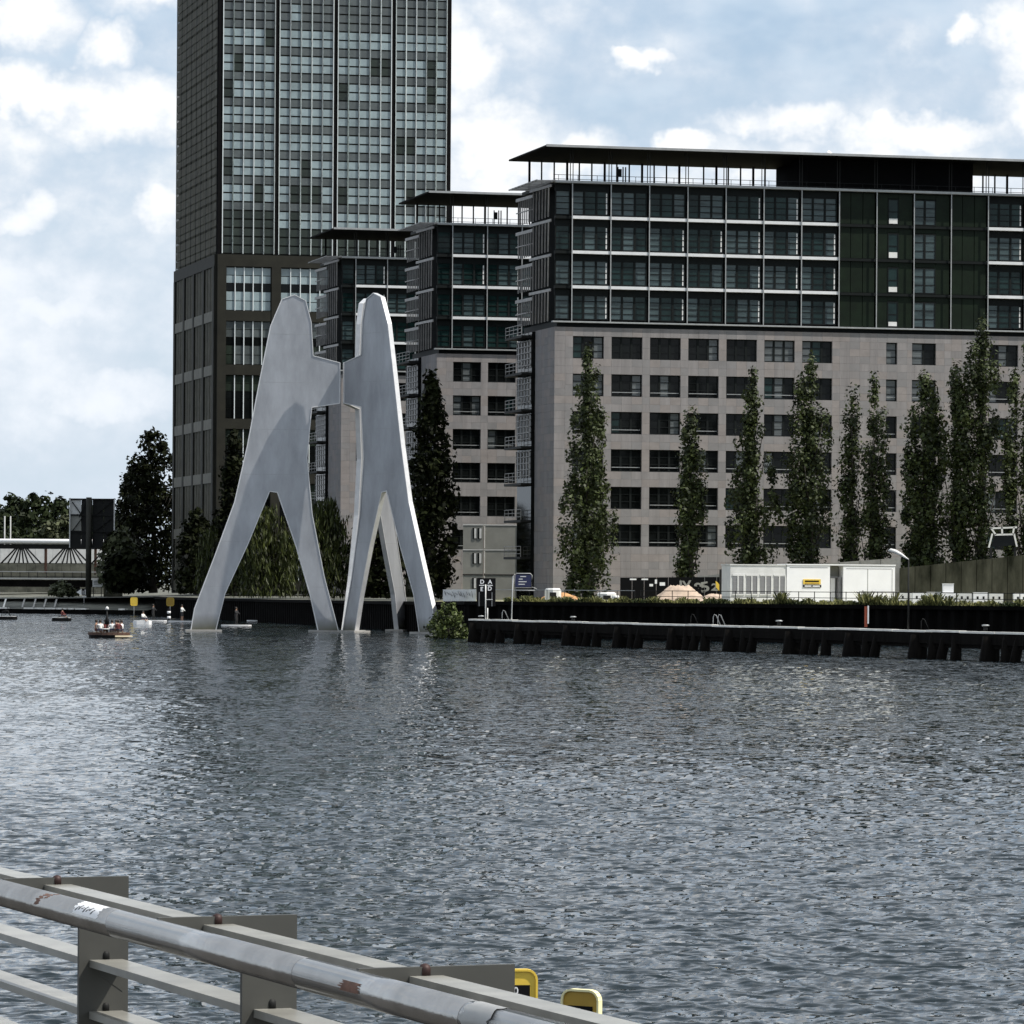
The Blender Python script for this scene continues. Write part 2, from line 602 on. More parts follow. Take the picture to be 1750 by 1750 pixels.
def build_river():
    rows, cols = 1350, 430
    dy = np.linspace(830.0, 26.0, rows)
    D = EYE * F / dy
    u = np.linspace(-0.165, 0.165, cols)
    DD, UU = np.meshgrid(D, u, indexing='ij')
    X = UU * DD
    Y = DD
    Z = np.zeros_like(X)
    rg = np.random.default_rng(3)
    sp = DD * DD * (dy[0] - dy[-1]) / rows / (EYE * F)
    X0, Y0 = X.copy(), Y.copy()
    g = np.sin(X0 * 0.11 + 0.05 * Y0 + 1.0) * np.sin(Y0 * 0.06 - X0 * 0.03) + 0.6 * np.sin(X0 * 0.31 - Y0 * 0.13)
    g = 1.0 + 0.2 * g + 0.22 * np.sin(Y0 * 0.021 + 0.03 * X0 + 0.7) * np.sin(X0 * 0.045 + 0.4)          # patches of stronger and weaker ripple
    for i in range(60):
        lam = 0.15 * (7.0 ** rg.random())
        ang = rg.normal(math.radians(-98), math.radians(30))
        dx, dyv = math.cos(ang), math.sin(ang)
        k = 2 * math.pi / lam
        slope = (0.036 if lam < 0.5 else 0.019) * (0.75 + 0.5 * rg.random())
        a = slope / k * g
        ph = k * (dx * X0 + dyv * Y0) + rg.random() * 6.283
        Z += a * np.sin(ph)
        X += 0.75 * a * dx * np.cos(ph)
        Y += 0.75 * a * dyv * np.cos(ph)
    fade = np.clip((np.arange(cols) / 12.0), 0, 1) * np.clip((cols - 1 - np.arange(cols)) / 12.0, 0, 1)
    Z *= fade[None, :]
    v = np.stack([X, Y, Z], -1).reshape(-1, 3)
    idx = np.arange(rows * cols).reshape(rows, cols)
    q = np.stack([idx[:-1, :-1], idx[:-1, 1:], idx[1:, 1:], idx[1:, :-1]], -1).reshape(-1, 4)
    n0 = len(v)
    S = 6000.0
    v = np.concatenate([v, np.array([(-S, -S, -0.35), (S, -S, -0.35), (S, S, -0.35), (-S, S, -0.35)])])
    q = np.concatenate([q, np.array([(n0, n0 + 1, n0 + 2, n0 + 3)])])
    me = fast_mesh('river', v, q, WATER, smooth=True)
    o = link('river', me)
    tag(o, 'rippled grey blue river water across the whole foreground', None, None, 'structure')


build_river()

# ------------------------------------------------------------------ land and quays
GZ = 2.92
BANK = [(-2500, 1400.0, 1.6), (-300, 650.0, 1.7), (0, 606.0, 1.9), (245, 585.0, 2.3), (268, 552.0, 2.48), (300, 532.0, 2.48),
        (440, 484.0, 2.5), (600, 428.0, 2.6), (740, 378.0, 2.75), (800, 352.0, 2.91), (1750, 312.0, 2.935), (2600, 288.0, 2.94)]


def build_land():
    v, f = [], []
    for px, D, z in BANK:
        x, y = XY(px, D)
        v.append((x, y, z))
    n = len(BANK)
    for px, D, z in BANK:
        x, y = XY(px, D)
        v.append((x * 1.0, max(y + 60, 640 if px < 800 else y + 60), GZ - 0.02 if px > 250 else 2.7))
    for i, (px, D, z) in enumerate(BANK):
        x, y = XY(px, D)
        v.append((x * 12 if abs(px - 875) > 800 else x * 8, 9000.0, GZ))
    for k in range(2):
        for i in range(n - 1):
            f.append((k * n + i, k * n + i + 1, (k + 1) * n + i + 1, (k + 1) * n + i))
    me = bpy.data.meshes.new('ground')
    me.from_pydata(v, [], f)
    me.materials.append(GROUNDM)
    me.materials.append(BANKM)
    for i, p in enumerate(me.polygons):
        p.material_index = 1 if (i % (n - 1)) < 8 else 0  # left faces get the dark colour to paint the shade on the ground
    o = link('ground', me)
    tag(o, 'dusty ground behind the quays', None, None, 'structure')


build_land()


def sheet_wall(name, pts, z0, label, wave=0.18, pitch=1.2, cap=True, mt=QUAY):
    """corrugated sheet pile wall along pts [(x,y,ztop)] with a capping beam"""
    root = empty(name, (0, 0, 0), 0, label, 'wall')
    v, f = [], []
    for (a, b) in zip(pts[:-1], pts[1:]):
        pa, pb = Vector(a[:2]), Vector(b[:2])
        d = (pb - pa)
        ln = d.length
        d.normalize()
        nn = Vector((d.y, -d.x))
        k = max(2, int(ln / (pitch / 4)))
        base = len(v)
        for i in range(k + 1):
            t = i / k
            ph = (i % 4)
            off = wave if ph in (0, 1) else -wave
            p = pa + d * ln * t + nn * off
            zt = a[2] + (b[2] - a[2]) * t
            v += [(p.x, p.y, z0), (p.x, p.y, zt - 0.25)]
        for i in range(k):
            j = base + 2 * i
            f.append((j, j + 2, j + 3, j + 1))
    me = bpy.data.meshes.new('sheet_piles')
    me.from_pydata(v, [], f)
    me.materials.append(mt)
    link('sheet_piles', me, root)
    if cap:
        for (a, b) in zip(pts[:-1], pts[1:]):
            pa, pb = Vector((a[0], a[1], a[2] - 0.12)), Vector((b[0], b[1], b[2] - 0.12))
            link('capping_beam', MB().bar(pa, pb, 0.7, 0.3).mesh('capping_beam', QUAY), root)
    return root


def bank_pts(i0, i1):
    return [(XY(px, D)[0], D, z) for px, D, z in BANK[i0:i1]]


sheet_wall('quay_wall', bank_pts(9, 12), -2.0, 'black sheet pile quay wall behind the long timber jetty')
sheet_wall('quay_wall', bank_pts(4, 10), -2.0, 'black quay wall behind the tall metal sculpture')
# low landing on the left with pale kerb
lq = empty('landing_stage', (0, 0, 0), 0, 'low dark landing with a pale broken kerb at far left shore', 'quay')
LQ = [(-300, 632.0), (0, 587.0), (120, 580.0), (252, 572.0)]
mb = MB()
v = []
for px, D in LQ:
    x, y = XY(px, D)
    v.append((x, y))
fv, ff = [], []
for i, (x, y) in enumerate(v):
    fv += [(x, y, -1.5), (x, y, 0.62), (x, y + 6, 0.66), (x, y + 24, 2.1)]
for i in range(len(v) - 1):
    for k in range(3):
        ff.append((4 * i + k, 4 * i + 4 + k, 4 * i + 5 + k, 4 * i + 1 + k))
me = bpy.data.meshes.new('stage_body')
me.from_pydata(fv, [], ff)
me.materials.append(QUAY)
me.materials.append(BANKM)
for i, p in enumerate(me.polygons):
    p.material_index = 0 if i % 3 == 0 else 1
link('stage_body', me, lq)
for (xa, xb) in ((-60, 14), (43, 60), (62, 78), (80, 97), (99, 116), (119, 128), (131, 150), (205, 216)):
    D = 587 - (xa / 252.0) * 15 + 0.3
    p, q = XY(xa, D), XY(xb, 587 - (xb / 252.0) * 15 + 0.3)
    link('kerb_stone', MB().bar((p[0], p[1], 0.72), (q[0], q[1], 0.72), 0.6, 0.2).mesh('kerb_stone', DECKW), lq)
for px in (8, 40, 59, 77, 95):
    a = W(px - 2, 1038, 588)
    b = W(px + 2, 1024, 598)
    link('step_edge', MB().bar(a, b, 0.22, 0.12).mesh('step_edge', DECKW if px < 20 else CONC), lq)

# ------------------------------------------------------------------ office blocks with flying roofs
STOREY, STONEF, BAY = 3.26, 3.518, 3.75
Z_LEDGE, Z_GUT, Z_ROOF = 29.03, 42.07, 45.15
ZT0 = 27.66


def window_mesh(w, h, n, rows, mt_frame):
    key = ('win', round(w, 2), round(h, 2), n, rows)
    if key not in _UNIT:
        b = MB()
        t = 0.09
        b.box(0, w, 0, 0.1, 0, t).box(0, w, 0, 0.1, h - t, h).box(0, t, 0, 0.1, t, h - t).box(w - t, w, 0, 0.1, t, h - t)
        for i in range(1, n):
            x = w * i / n
            b.box(x - 0.1, x + 0.1, 0.0, 0.1, t, h - t)
        for i in range(1, rows):
            z = h * i / rows
            for j in range(n):
                x0 = w * j / n + (t if j == 0 else 0.1)
                x1 = w * (j + 1) / n - (t if j == n - 1 else 0.1)
                b.box(x0, x1, 0.01, 0.07, z - 0.035, z + 0.035)
        _UNIT[key] = b.mesh('window_frame', mt_frame)
    return _UNIT[key]


def office(name, px, D, nb, core, label, seed):
    rg = random.Random(seed)
    x, y = XY(px, D)
    root = empty(name, (x, y, GZ), TH, label, 'office building')
    z = lambda a: a - GZ            # world height to local
    DEP = 13.0
    XL = -1.58                      # front left corner
    XR = nb * BAY
    # bodies behind the skins
    MB().box(XL + 0.36, XR, 0.42, DEP, 0, z(28.9)).build('stone_storeys_core', DARKBODY, root)
    MB().box(XL + 0.9, XR, 0.75, DEP - 0.2, z(29.1), z(42.0)).build('glass_storeys_core', DARKBODY, root)
    MB().box(XL + 0.3, XR, 0.31, DEP + 0.02, z(28.55), z(29.08)).build('ledge_core', FRAME, root)
    # ------ stone cladding
    cells = []
    cols_in_bay = [(-0.55, 0.20), (0.20, 1.20), (1.20, 2.20), (2.20, 3.20)]

    def win_cols(b):
        if b in core:
            return {1: (0, 1), 3: (2, 2)}.get(core.index(b), None) and None
        return (1, 3)
    spans = []
    for b in range(nb):
        if b in core:
            k = core.index(b)
            if k == 1:
                spans.append((b, 1.10, 2.20, 1))
            elif k == 2:
                spans.append((b, -0.05, 2.35, 2))
        else:
            spans.append((b, 0.20, 3.20, 3))
    rows = [(28.5, ZT0, 1)]
    for f in range(6):
        zt = ZT0 - STONEF * f
        zb = zt - 2.08
        nz = zt - STONEF if f < 5 else 3.05
        rows.append((zt, zb, -3))
        rows.append((zb, nz, 2 if f < 5 else 7))
    for b in range(nb):
        for ci, (c0, c1) in enumerate(cols_in_bay):
            for (r1, r0, k) in rows:
                kk = abs(k)
                if k < 0:
                    if b not in core:
                        if ci > 0:
                            continue
                        kk = 2
                    else:
                        cc0, cc1 = c0 + b * BAY, c1 + b * BAY
                        hit = False
                        for (sb, s0, s1, n) in spans:
                            if sb == b and s0 + sb * BAY < cc1 - 0.05 and s1 + sb * BAY > cc0 + 0.05:
                                hit = (s0, s1)
                        if hit:
                            # leave what the window does not take
                            for (q0, q1) in ((c0, min(c1, hit[0])), (max(c0, hit[1]), c1)):
                                if q1 - q0 > 0.08:
                                    for i in range(kk):
                                        za, zb_ = r0 + (r1 - r0) * i / kk, r0 + (r1 - r0) * (i + 1) / kk
                                        cells.append((q0 + b * BAY, q1 + b * BAY, za, zb_))
                            continue
                for i in range(kk):
                    za, zb_ = r0 + (r1 - r0) * i / kk, r0 + (r1 - r0) * (i + 1) / kk
                    cells.append((c0 + b * BAY, c1 + b * BAY, za, zb_))
    for (r1, r0, k) in rows:
        for i in range(abs(k)):
            cells.append((XL, -0.55, r0 + (r1 - r0) * i / abs(k), r0 + (r1 - r0) * (i + 1) / abs(k)))
    cells.sort(key=lambda c: -(c[1] - c[0]) * (c[3] - c[2]))
    G = 0.005
    rest = MB()
    mts = [STONE, STONE2, STONE3]
    for i, (x0, x1, z0, z1) in enumerate(cells):
        j = rg.uniform(-0.004, 0.004)
        k = rg.choice((0, 0, 1, 2))
        if i < 300:
            piece('cladding_panel', mts[k], root, x0 + G, x1 - G, j, 0.3, z(z0) + G, z(z1) - G)
        else:
            rest.box(x0 + G, x1 - G, j, 0.3, z(z0) + G, z(z1) - G, k)
    if rest.v:
        tag(rest.build('cladding_panels', mts, root), kind='stuff')
    MB().box(XL + 0.025, XR, 0.02, 0.045, 0, 0.1).build('plinth', CONC, root)
    # side wall panels
    side = MB()
    for (r1, r0, k) in rows:
        for i in range(abs(k)):
            za, zb_ = r0 + (r1 - r0) * i / abs(k), r0 + (r1 - r0) * (i + 1) / abs(k)
            for s in range(6):
                ya, yb = 0.32 + s * 1.17, 0.32 + (s + 1) * 1.17
                side.box(XL + rg.uniform(-0.004, 0.004), XL + 0.3, ya + G, yb - G, z(za) + G, z(zb_) - G, rg.choice((0, 0, 1, 2)))
    tag(side.build('side_cladding', mts, root), kind='stuff')
    # ------ stone storey windows
    for (b, s0, s1, n) in spans:
        for f in range(6):
            zt = ZT0 - STONEF * f
            h = 2.06
            w = s1 - s0 - 0.02
            wo = link('window', window_mesh(w, h, n, 3, FRAME), root, (b * BAY + s0 + 0.01, 0.25, z(zt) - 2.07))
            light = 0.75 if (f < 2 and (b in (0, 5, 6) or b in core)) else 0.12
            for i in range(n):
                r = rg.random()
                m_ = GL_B if r < light else (GL_T if r < light + 0.05 else GL_D)
                piece('pane', m_, wo, w * i / n + 0.06, w * (i + 1) / n - 0.06, 0.06 + rg.uniform(0, 0.004), 0.09, 0.07, h - 0.07)
            if rg.random() < 0.85 and f > 0:
                piece('guard_rail', STEEL, wo, 0.1, w - 0.1, -0.06, -0.02, 0.36, 0.42)
    # ------ glazed upper storeys
    for k in range(4):
        zb = Z_LEDGE + STOREY * k
        for b in range(-1, nb):
            x0, x1 = (b * BAY, (b + 1) * BAY) if b >= 0 else (XL, 0.0)
            w = x1 - x0
            if b in core and core.index(b) in (0, 3):
                for i in range(3):
                    piece('green_panel', GREENP, root, x0 + 0.06 + i * (w - .12) / 3 + .03, x0 + 0.06 + (i + 1) * (w - .12) / 3 - .03, 0.2 + 0.01 * (i % 2), 0.5, z(zb) + 0.1, z(zb) + STOREY - 0.22)
                continue
            if b in core:
                q = core.index(b)
                a0, a1 = ((0.33, 0.62) if q == 1 else (0.02, 0.62))
                piece('green_panel', GREENP, root, x0 + 0.06, x0 + w * a0, 0.2, 0.5, z(zb) + 0.1, z(zb) + STOREY - 0.22) if q == 1 else None
                piece('green_panel', GREENP, root, x0 + w * a1, x1 - 0.06, 0.21, 0.5, z(zb) + 0.1, z(zb) + STOREY - 0.22)
                piece('green_panel', GREENP, root, x0 + w * a0 + 0.02, x0 + w * a1 - 0.02, 0.22, 0.5, z(zb) + 2.62, z(zb) + STOREY - 0.22)
                n = 1 if q == 1 else 2
                ww = w * (a1 - a0)
                wo = link('window', window_mesh(ww, 2.45, n, 3 if n == 2 else 2, FRAME), root, (x0 + w * a0, 0.16, z(zb) + 0.12))
                for i in range(n):
                    piece('pane', GL_T2 if n == 2 else GL_T, wo, ww * i / n + 0.07, ww * (i + 1) / n - 0.07, 0.06, 0.09, 0.07, 2.38)
                if n == 1:
                    piece('blind', OFFW, wo, 0.12, ww - 0.12, 0.02, 0.055, 0.1, 0.1 + rg.uniform(0.35, 0.6))
                continue
            n = 3 if b >= 0 else 1
            wo = link('window', window_mesh(w - 0.16, 2.3, n, 4, FRAME), root, (x0 + 0.08, 0.33, z(zb) + 0.2))
            for i in range(n):
                ww = w - 0.16
                r = rg.random()
                piece('pane', GL_T2 if r < 0.45 else GL_T, wo, ww * i / n + 0.07, ww * (i + 1) / n - 0.07, 0.06 + rg.uniform(0, .004), 0.09, 0.07, 2.25)
            if rg.random() < 0.8 and b >= 0:
                piece('reflection_strip', OFFW, wo, w - 0.42, w - 0.30, 0.035, 0.055, 0.15, 2.1)  # off-white strip paints the light reflection at the bay's right end
            piece('slab_shade_panel', FRAME, root, x0 + 0.05, x1 - 0.05, 0.36, 0.6, z(zb) + 2.5, z(zb) + STOREY - 0.2)  # black panel paints the shadow under the slab above the panes
    # slab edges
    for k in range(1, 4):
        zz = Z_LEDGE + STOREY * k
        runs = [(0.0, XR)]
        if core:
            runs = [(0.0, core[0] * BAY), ((core[-1] + 1) * BAY, XR)]
            piece('slab_edge', FRAME, root, core[0] * BAY, (core[-1] + 1) * BAY, -0.02, 0.3, z(zz) - 0.2, z(zz) + 0.06)
        for a, b_ in runs:
            piece('slab_edge', SLABW, root, a, b_, -0.16, 0.32, z(zz) - 0.17, z(zz) + 0.11)
        piece('slab_edge', FRAME, root, XL, -0.01, 0.0, 0.5, z(zz) - 0.18, z(zz) + 0.1)
    piece('ledge', STEEL, root, XL - 0.25, XR, -0.3, 0.3, z(Z_LEDGE) - 0.12, z(Z_LEDGE) + 0.02)
    piece('gutter', STEEL, root, XL - 0.1, XR, -0.32, 0.3, z(Z_GUT) - 0.1, z(Z_GUT) + 0.12)
    piece('roof_deck', FRAME, root, XL, XR, 0.32, DEP, z(Z_GUT) - 0.2, z(Z_GUT) + 0.1)
    for b in range(nb + 1):
        piece('post', STEEL, root, b * BAY - 0.045, b * BAY + 0.045, -0.26, -0.17, z(Z_LEDGE) + 0.03, z(Z_GUT) - 0.12)
        for s in (-0.16, 0.10):
            piece('roof_column', STEELD, root, b * BAY + s, b * BAY + s + 0.07, 0.1, 0.17, z(Z_GUT) + 0.13, z(Z_ROOF))
    nbk = int((XR - XL) / 1.25)
    for i in range(nbk + 1):
        if core and core[0] * BAY - 2.4 < XL + 0.3 + i * 1.25 < (core[-1] + 1) * BAY - 1.0:
            continue
        if i % 3 == 1 and rg.random() < 0.3:
            continue
        xx = XL + 0.3 + i * 1.25
        piece('rear_column', ROOFD, root, xx, xx + (0.12 if i % 3 else 0.2), 11.6, 11.75, z(Z_GUT) + 0.11, z(Z_ROOF))
    for zz in (0.35, 0.75):
        MB().bar((XL, 0.9, z(Z_GUT) + zz), (XR, 0.9, z(Z_GUT) + zz), 0.045).build('deck_rail', STEELD, root)
    for b in range(nb * 2):
        piece('rail_post', STEELD, root, XL + 0.5 + b * BAY / 2, XL + 0.54 + b * BAY / 2, 0.88, 0.92, z(Z_GUT) + 0.1, z(Z_GUT) + 0.77)
    MB().box(XL - 1.35, XR + 1.0, -1.86, 12.95, z(Z_ROOF), z(Z_ROOF) + 0.16).build('roof', ROOFD, root)
    MB().box(XL - 1.4, XR + 1.05, -1.92, -1.861, z(Z_ROOF) - 0.02, z(Z_ROOF) + 0.2).build('roof_edge', STEEL, root)
    if core:
        MB().box(core[0] * BAY - 2.5, (core[-1] + 1) * BAY - 0.8, 2.0, 12.0, z(Z_GUT) + 0.12, z(Z_ROOF) - 0.01).build('plant_room', ROOFD, root)
        d_ = MB().tube([(0, 0, 0), (0, 0, 0.5)], 0.05, 8)
        link('roof_dish', MB().tube([(26.2, 3, z(Z_ROOF) + 0.16), (26.2, 3, z(Z_ROOF) + 0.45), (26.2, 3, z(Z_ROOF) + 0.75), (26.2, 3, z(Z_ROOF) + 0.95)], [0.25, 0.38, 0.3, 0.08], 12).mesh('roof_dish', WHITE, True), root)
    # antenna mast things on the deck
    for xx in (6.4, 6.9, 7.15):
        piece('antenna', FRAME, root, xx - 1.6, xx - 1.5, 1.4, 1.5, z(Z_GUT) + 0.1, z(Z_GUT) + 1.7)
    piece('antenna_box', FRAME, root, 4.85, 5.2, 1.36, 1.56, z(Z_GUT) + 0.75, z(Z_GUT) + 1.5)
    # ------ sun screens on the river end
    scr = XL - 0.25
    for k in range(4):
        zb = z(Z_LEDGE + STOREY * k)
        fr = MB()
        fr.bar((scr, 0.7, zb + 2.95), (scr - 0.35, 7.4, zb + 2.95), 0.12, 0.26)
        fr.bar((scr, 7.6, zb + 2.55), (scr - 0.3, 13.0, zb + 2.55), 0.12, 0.3)
        fr.bar((scr, 7.6, zb + 1.3), (scr - 0.3, 13.0, zb + 1.3), 0.08, 0.1)
        fo = fr.build('screen_frame', LOUV, root)
        for i in range(6):
            yy = 1.0 + i * 1.15
            link('louvre_fin', MB().bar((scr - 0.1, yy + 0.35, zb + 0.05), (scr - 0.22, yy - 0.25, zb + 2.75), 0.13, 0.05, up=(0, 1, 0)).mesh('louvre_fin', LOUV), fo)
        for i in range(7):
            yy = 7.8 + i * 0.8
            link('louvre_fin', MB().bar((scr - 0.15, yy, zb + 0.1), (scr - 0.15, yy, zb + 2.4), 0.12, 0.05, up=(0, 1, 0)).mesh('louvre_fin', LOUV), fo)
    gr = MB()
    for i in range(9):
        gr.bar((XL - 0.1, -0.4 + i * 1.3, z(Z_GUT) + 0.05), (XL - 2.0, -0.1 + i * 1.3, z(Z_GUT) + 0.05), 0.5 if i % 2 else 0.25, 0.08)
    gr.bar((XL - 1.9, -0.4, z(Z_GUT) + 0.05), (XL - 1.9, 10.4, z(Z_GUT) + 0.05), 0.12)
    gr.bar((XL - 0.2, -0.4, z(Z_GUT) + 0.05), (XL - 0.2, 10.4, z(Z_GUT) + 0.05), 0.2)
    gr.build('eave_grille', LOUV, root)
    # stair and balconies at the far end of the stone storeys
    piece('stair_glazing', GL_D, root, XL - 0.3, XL + 0.3, 7.5, DEP, 0, z(28.4))
    for f in range(7):
        zz = z(28.0) - STONEF * f
        st = MB().box(XL - 1.3, XL + 0.1, 7.55, DEP + 1.2, zz - 0.12, zz + 0.1).build('balcony_slab', STEELD, root)
        br = MB()
        for yy in (7.6, 9.3, 11.0, 12.6, 14.1):
            br.bar((XL - 1.25, yy, zz + 0.11), (XL - 1.25, yy, zz + 1.1), 0.05)
        for hh in (0.4, 0.75, 1.1):
            br.bar((XL - 1.25, 7.6, zz + hh), (XL - 1.25, 14.1, zz + hh), 0.05)
        link('balustrade', br.mesh('balustrade', LOUV), st)
        if f < 4:
            lt = MB()
            for yy in (8.0, 9.2, 10.4, 11.6, 12.8):
                lt.bar((XL - 0.4, yy, zz - 2.9), (XL - 0.4, yy, zz - 0.3), 0.1)
            for hh in (-2.7, -2.1, -1.5, -0.9, -0.4):
                lt.bar((XL - 0.41, 7.7, zz + hh), (XL - 0.41, 13.0, zz + hh), 0.07)
            link('stair_lattice', lt.mesh('stair_lattice', LOUV), root)
    return root


office('office_building', 973, 400.0, 14, [7, 8, 9, 10], 'long pale stone and green glass office block with overhanging dark roof at right', 1)
office('office_building', 769, 447.5, 4, [], 'middle stone and glass office block, half hidden behind the long one', 2)
office('office_building', 604, 494.0, 4, [], 'farthest glass topped office block, between tower and middle block', 3)

# ------------------------------------------------------------------ tower


def tower():
    rg = random.Random(11)
    x, y = XY(368, 560.0)
    root = empty('office_tower', (x, y, GZ), TH, 'tall dark office tower with pale window rows and white mullions', 'tower')
    z = lambda a: a - GZ
    Wd, Dp = 31.3, 33.0
    ZS, FL, TOP = 47.2, 3.42, 125.0
    MB().box(0.3, Wd - 0.3, 0.3, Dp, 0, z(TOP)).build('core', BRONZE, root)
    # ---- upper shaft, river front: 4 bays of 5 panes
    nfl = int((TOP - ZS - 2) / FL)
    bw = Wd / 4
    strip = 0.62
    allp = []
    for f in range(nfl):
        zf = ZS + 0.35 + f * FL
        style = 'D' if f == 0 else None
        hi_f = f in (9, 14, 15, 19)
        for b in range(4):
            x0 = b * bw + (0.62 if b == 0 else strip / 2)
            x1 = (b + 1) * bw - (0.62 if b == 3 else strip / 2)
            pw = (x1 - x0) / 5
            for i in range(5):
                r = rg.random()
                darkw = r < (0.95 if hi_f else 0.10)
                if f == 1 and b == 0:
                    darkw = True
                if f == 2 and b == 1 and 1 <= i <= 3:
                    darkw = True
                for k in range(3):
                    zz = zf + k * FL / 3
                    if f == 0:
                        m_ = TGL_D
                    elif k == 2:
                        m_ = TGL_M
                    else:
                        m_ = (TGL_D if not hi_f else TGL_M) if darkw else TGL_L
                    allp.append((x0 + i * pw + 0.1, x0 + (i + 1) * pw - 0.08, zz + 0.14, zz + FL / 3 - 0.06, m_, zz))
            for i in range(6):
                xx = x0 + i * pw
                piece('mullion', MULL, root, xx - 0.05, xx + 0.05, -0.12, 0.2, z(ZS + 0.4), z(TOP - 2))
        
    allp.sort(key=lambda p: abs(p[5] - 64))
    rest = MB()
    order = [TGL_L, TGL_M, TGL_D]
    for i, (x0, x1, z0, z1, m_, _) in enumerate(allp):
        j = rg.uniform(0, 0.01)
        if i < 300:
            piece('pane', m_, root, x0, x1, 0.1 + j, 0.28, z(z0), z(z1))
        else:
            rest.box(x0, x1, 0.1 + j, 0.28, z(z0), z(z1), order.index(m_))
    tag(rest.build('panes', order, root), kind='stuff')
    return root, z, Wd, Dp, ZS, FL, TOP, rg


def tower_rest(root, z, Wd, Dp, ZS, FL, TOP, rg):
    bw = Wd / 4
    for b in range(5):
        xx = b * bw
        w0, w1 = (0.0, 0.56) if b == 0 else ((Wd - 0.56, Wd) if b == 4 else (xx - 0.26, xx + 0.26))
        piece('dark_strip', ROOFD, root, w0, w1, 0.0, 0.32, z(ZS + 0.3), z(TOP))
    MB().box(-0.02, Wd + 0.02, -0.02, Dp, z(TOP - 2), z(TOP)).build('parapet', BRONZE, root)
    piece('belt', BRONZE, root, 0, Wd, -0.25, 0.5, z(ZS - 1.3), z(ZS + 0.25))
    # ---- lower storeys: piers and double height window groups
    tops = [45.85 - 7.09 * i for i in range(6)]
    for b in range(5):
        xx = b * bw
        w0, w1 = (0.0, 1.15) if b == 0 else ((Wd - 1.15, Wd) if b == 4 else (xx - 0.62, xx + 0.62))
        piece('pier', BRONZE, root, w0, w1, -0.28, 0.3, 0, z(ZS - 1.3))
    for t in tops:
        piece('belt', BRONZE, root, 0.02, Wd - 0.02, -0.2, 0.29, z(max(t - 7.09, GZ + .1)), z(max(t - 5.75, GZ + .5)))
        for b in range(4):
            x0 = b * bw + (1.15 if b == 0 else 0.62) + 0.02
            x1 = (b + 1) * bw - (1.15 if b == 3 else 0.62) - 0.02
            if t - 5.7 < GZ:
                continue
            wo = empty('window_group', (x0, 0.0, z(t - 5.75)))
            wo.parent = root
            pw = (x1 - x0) / 5
            for i in range(5):
                dk = rg.random() < (0.1 if t > 40 else 0.35)
                for (a, h, m_) in ((0.1, 1.2, TGL_M if t < 40 else TGL_L), (1.35, 1.2, TGL_M if t < 40 else TGL_L), (2.6, 1.0, GL_D), (3.65, 1.0, TGL_L), (4.7, 1.0, TGL_L)):
                    if dk and m_ is TGL_M:
                        m_ = TGL_D
                    if t < 42 and m_ is TGL_L:
                        m_ = TGL_M
                    if t < 36:
                        m_ = TGL_D if m_ is TGL_M and a > 3 else (GL_D if a < 3 else m_)
                    piece('pane', m_, wo, i * pw + 0.07, (i + 1) * pw - 0.07, 0.14 + rg.uniform(0, .01), 0.28, a, a + h - 0.05)
                if i:
                    piece('mullion', MULL, wo, i * pw - 0.05, i * pw + 0.05, -0.05, 0.28, 0.02, 5.72)
    # ---- left side
    nfl = int((TOP - ZS - 2) / FL)
    side = MB()
    for f in range(nfl):
        for k in range(3):
            zz = ZS + 0.35 + f * FL + k * FL / 3
            side.box(-0.05, 0.28, 0.6, Dp, z(zz) + (0.32 if k == 0 else 0.13), z(zz) + FL / 3 - 0.05)
    tag(side.build('side_panes', BRONZE2, root), kind='stuff')
    for i in range(33):
        yy = 0.5 + i * (Dp - 0.7) / 32
        piece('fin', BRONZE2 if i % 4 else BRONZE, root, -0.12, 0.0, yy, yy + 0.14, z(ZS + 0.3), z(TOP - 2))
    piece('corner_strip', ROOFD, root, -0.05, 0.31, 0.33, 0.6, z(ZS + 0.3), z(TOP))
    piece('side_belt', BRONZE, root, -0.35, 0.3, 0.31, Dp, z(ZS - 1.3), z(ZS + 0.25))
    for t in tops:
        piece('side_belt', BRONZE2, root, -0.35, 0.29, 0.5, Dp, z(max(t - 7.09, GZ + .1)), z(max(t - 5.75, GZ + .5)))
    for i in range(5):
        yy = 0.35 + i * (Dp - 1.7) / 4
        piece('side_pier', BRONZE, root, -0.4, 0.3, yy, yy + 1.2, 0, z(ZS - 1.3))
    for i in range(4):
        for k in range(9):
            yy = 0.35 + i * (Dp - 1.7) / 4 + 1.4 + k * 0.7
            piece('side_fin', BRONZE2, root, -0.22, 0.1, yy, yy + (0.3 if k % 3 else 0.12), 0, z(ZS - 1.35))
    return root


tower_rest(*tower())

# ------------------------------------------------------------------ sculpture (plain stand-in: three forked metal plates)


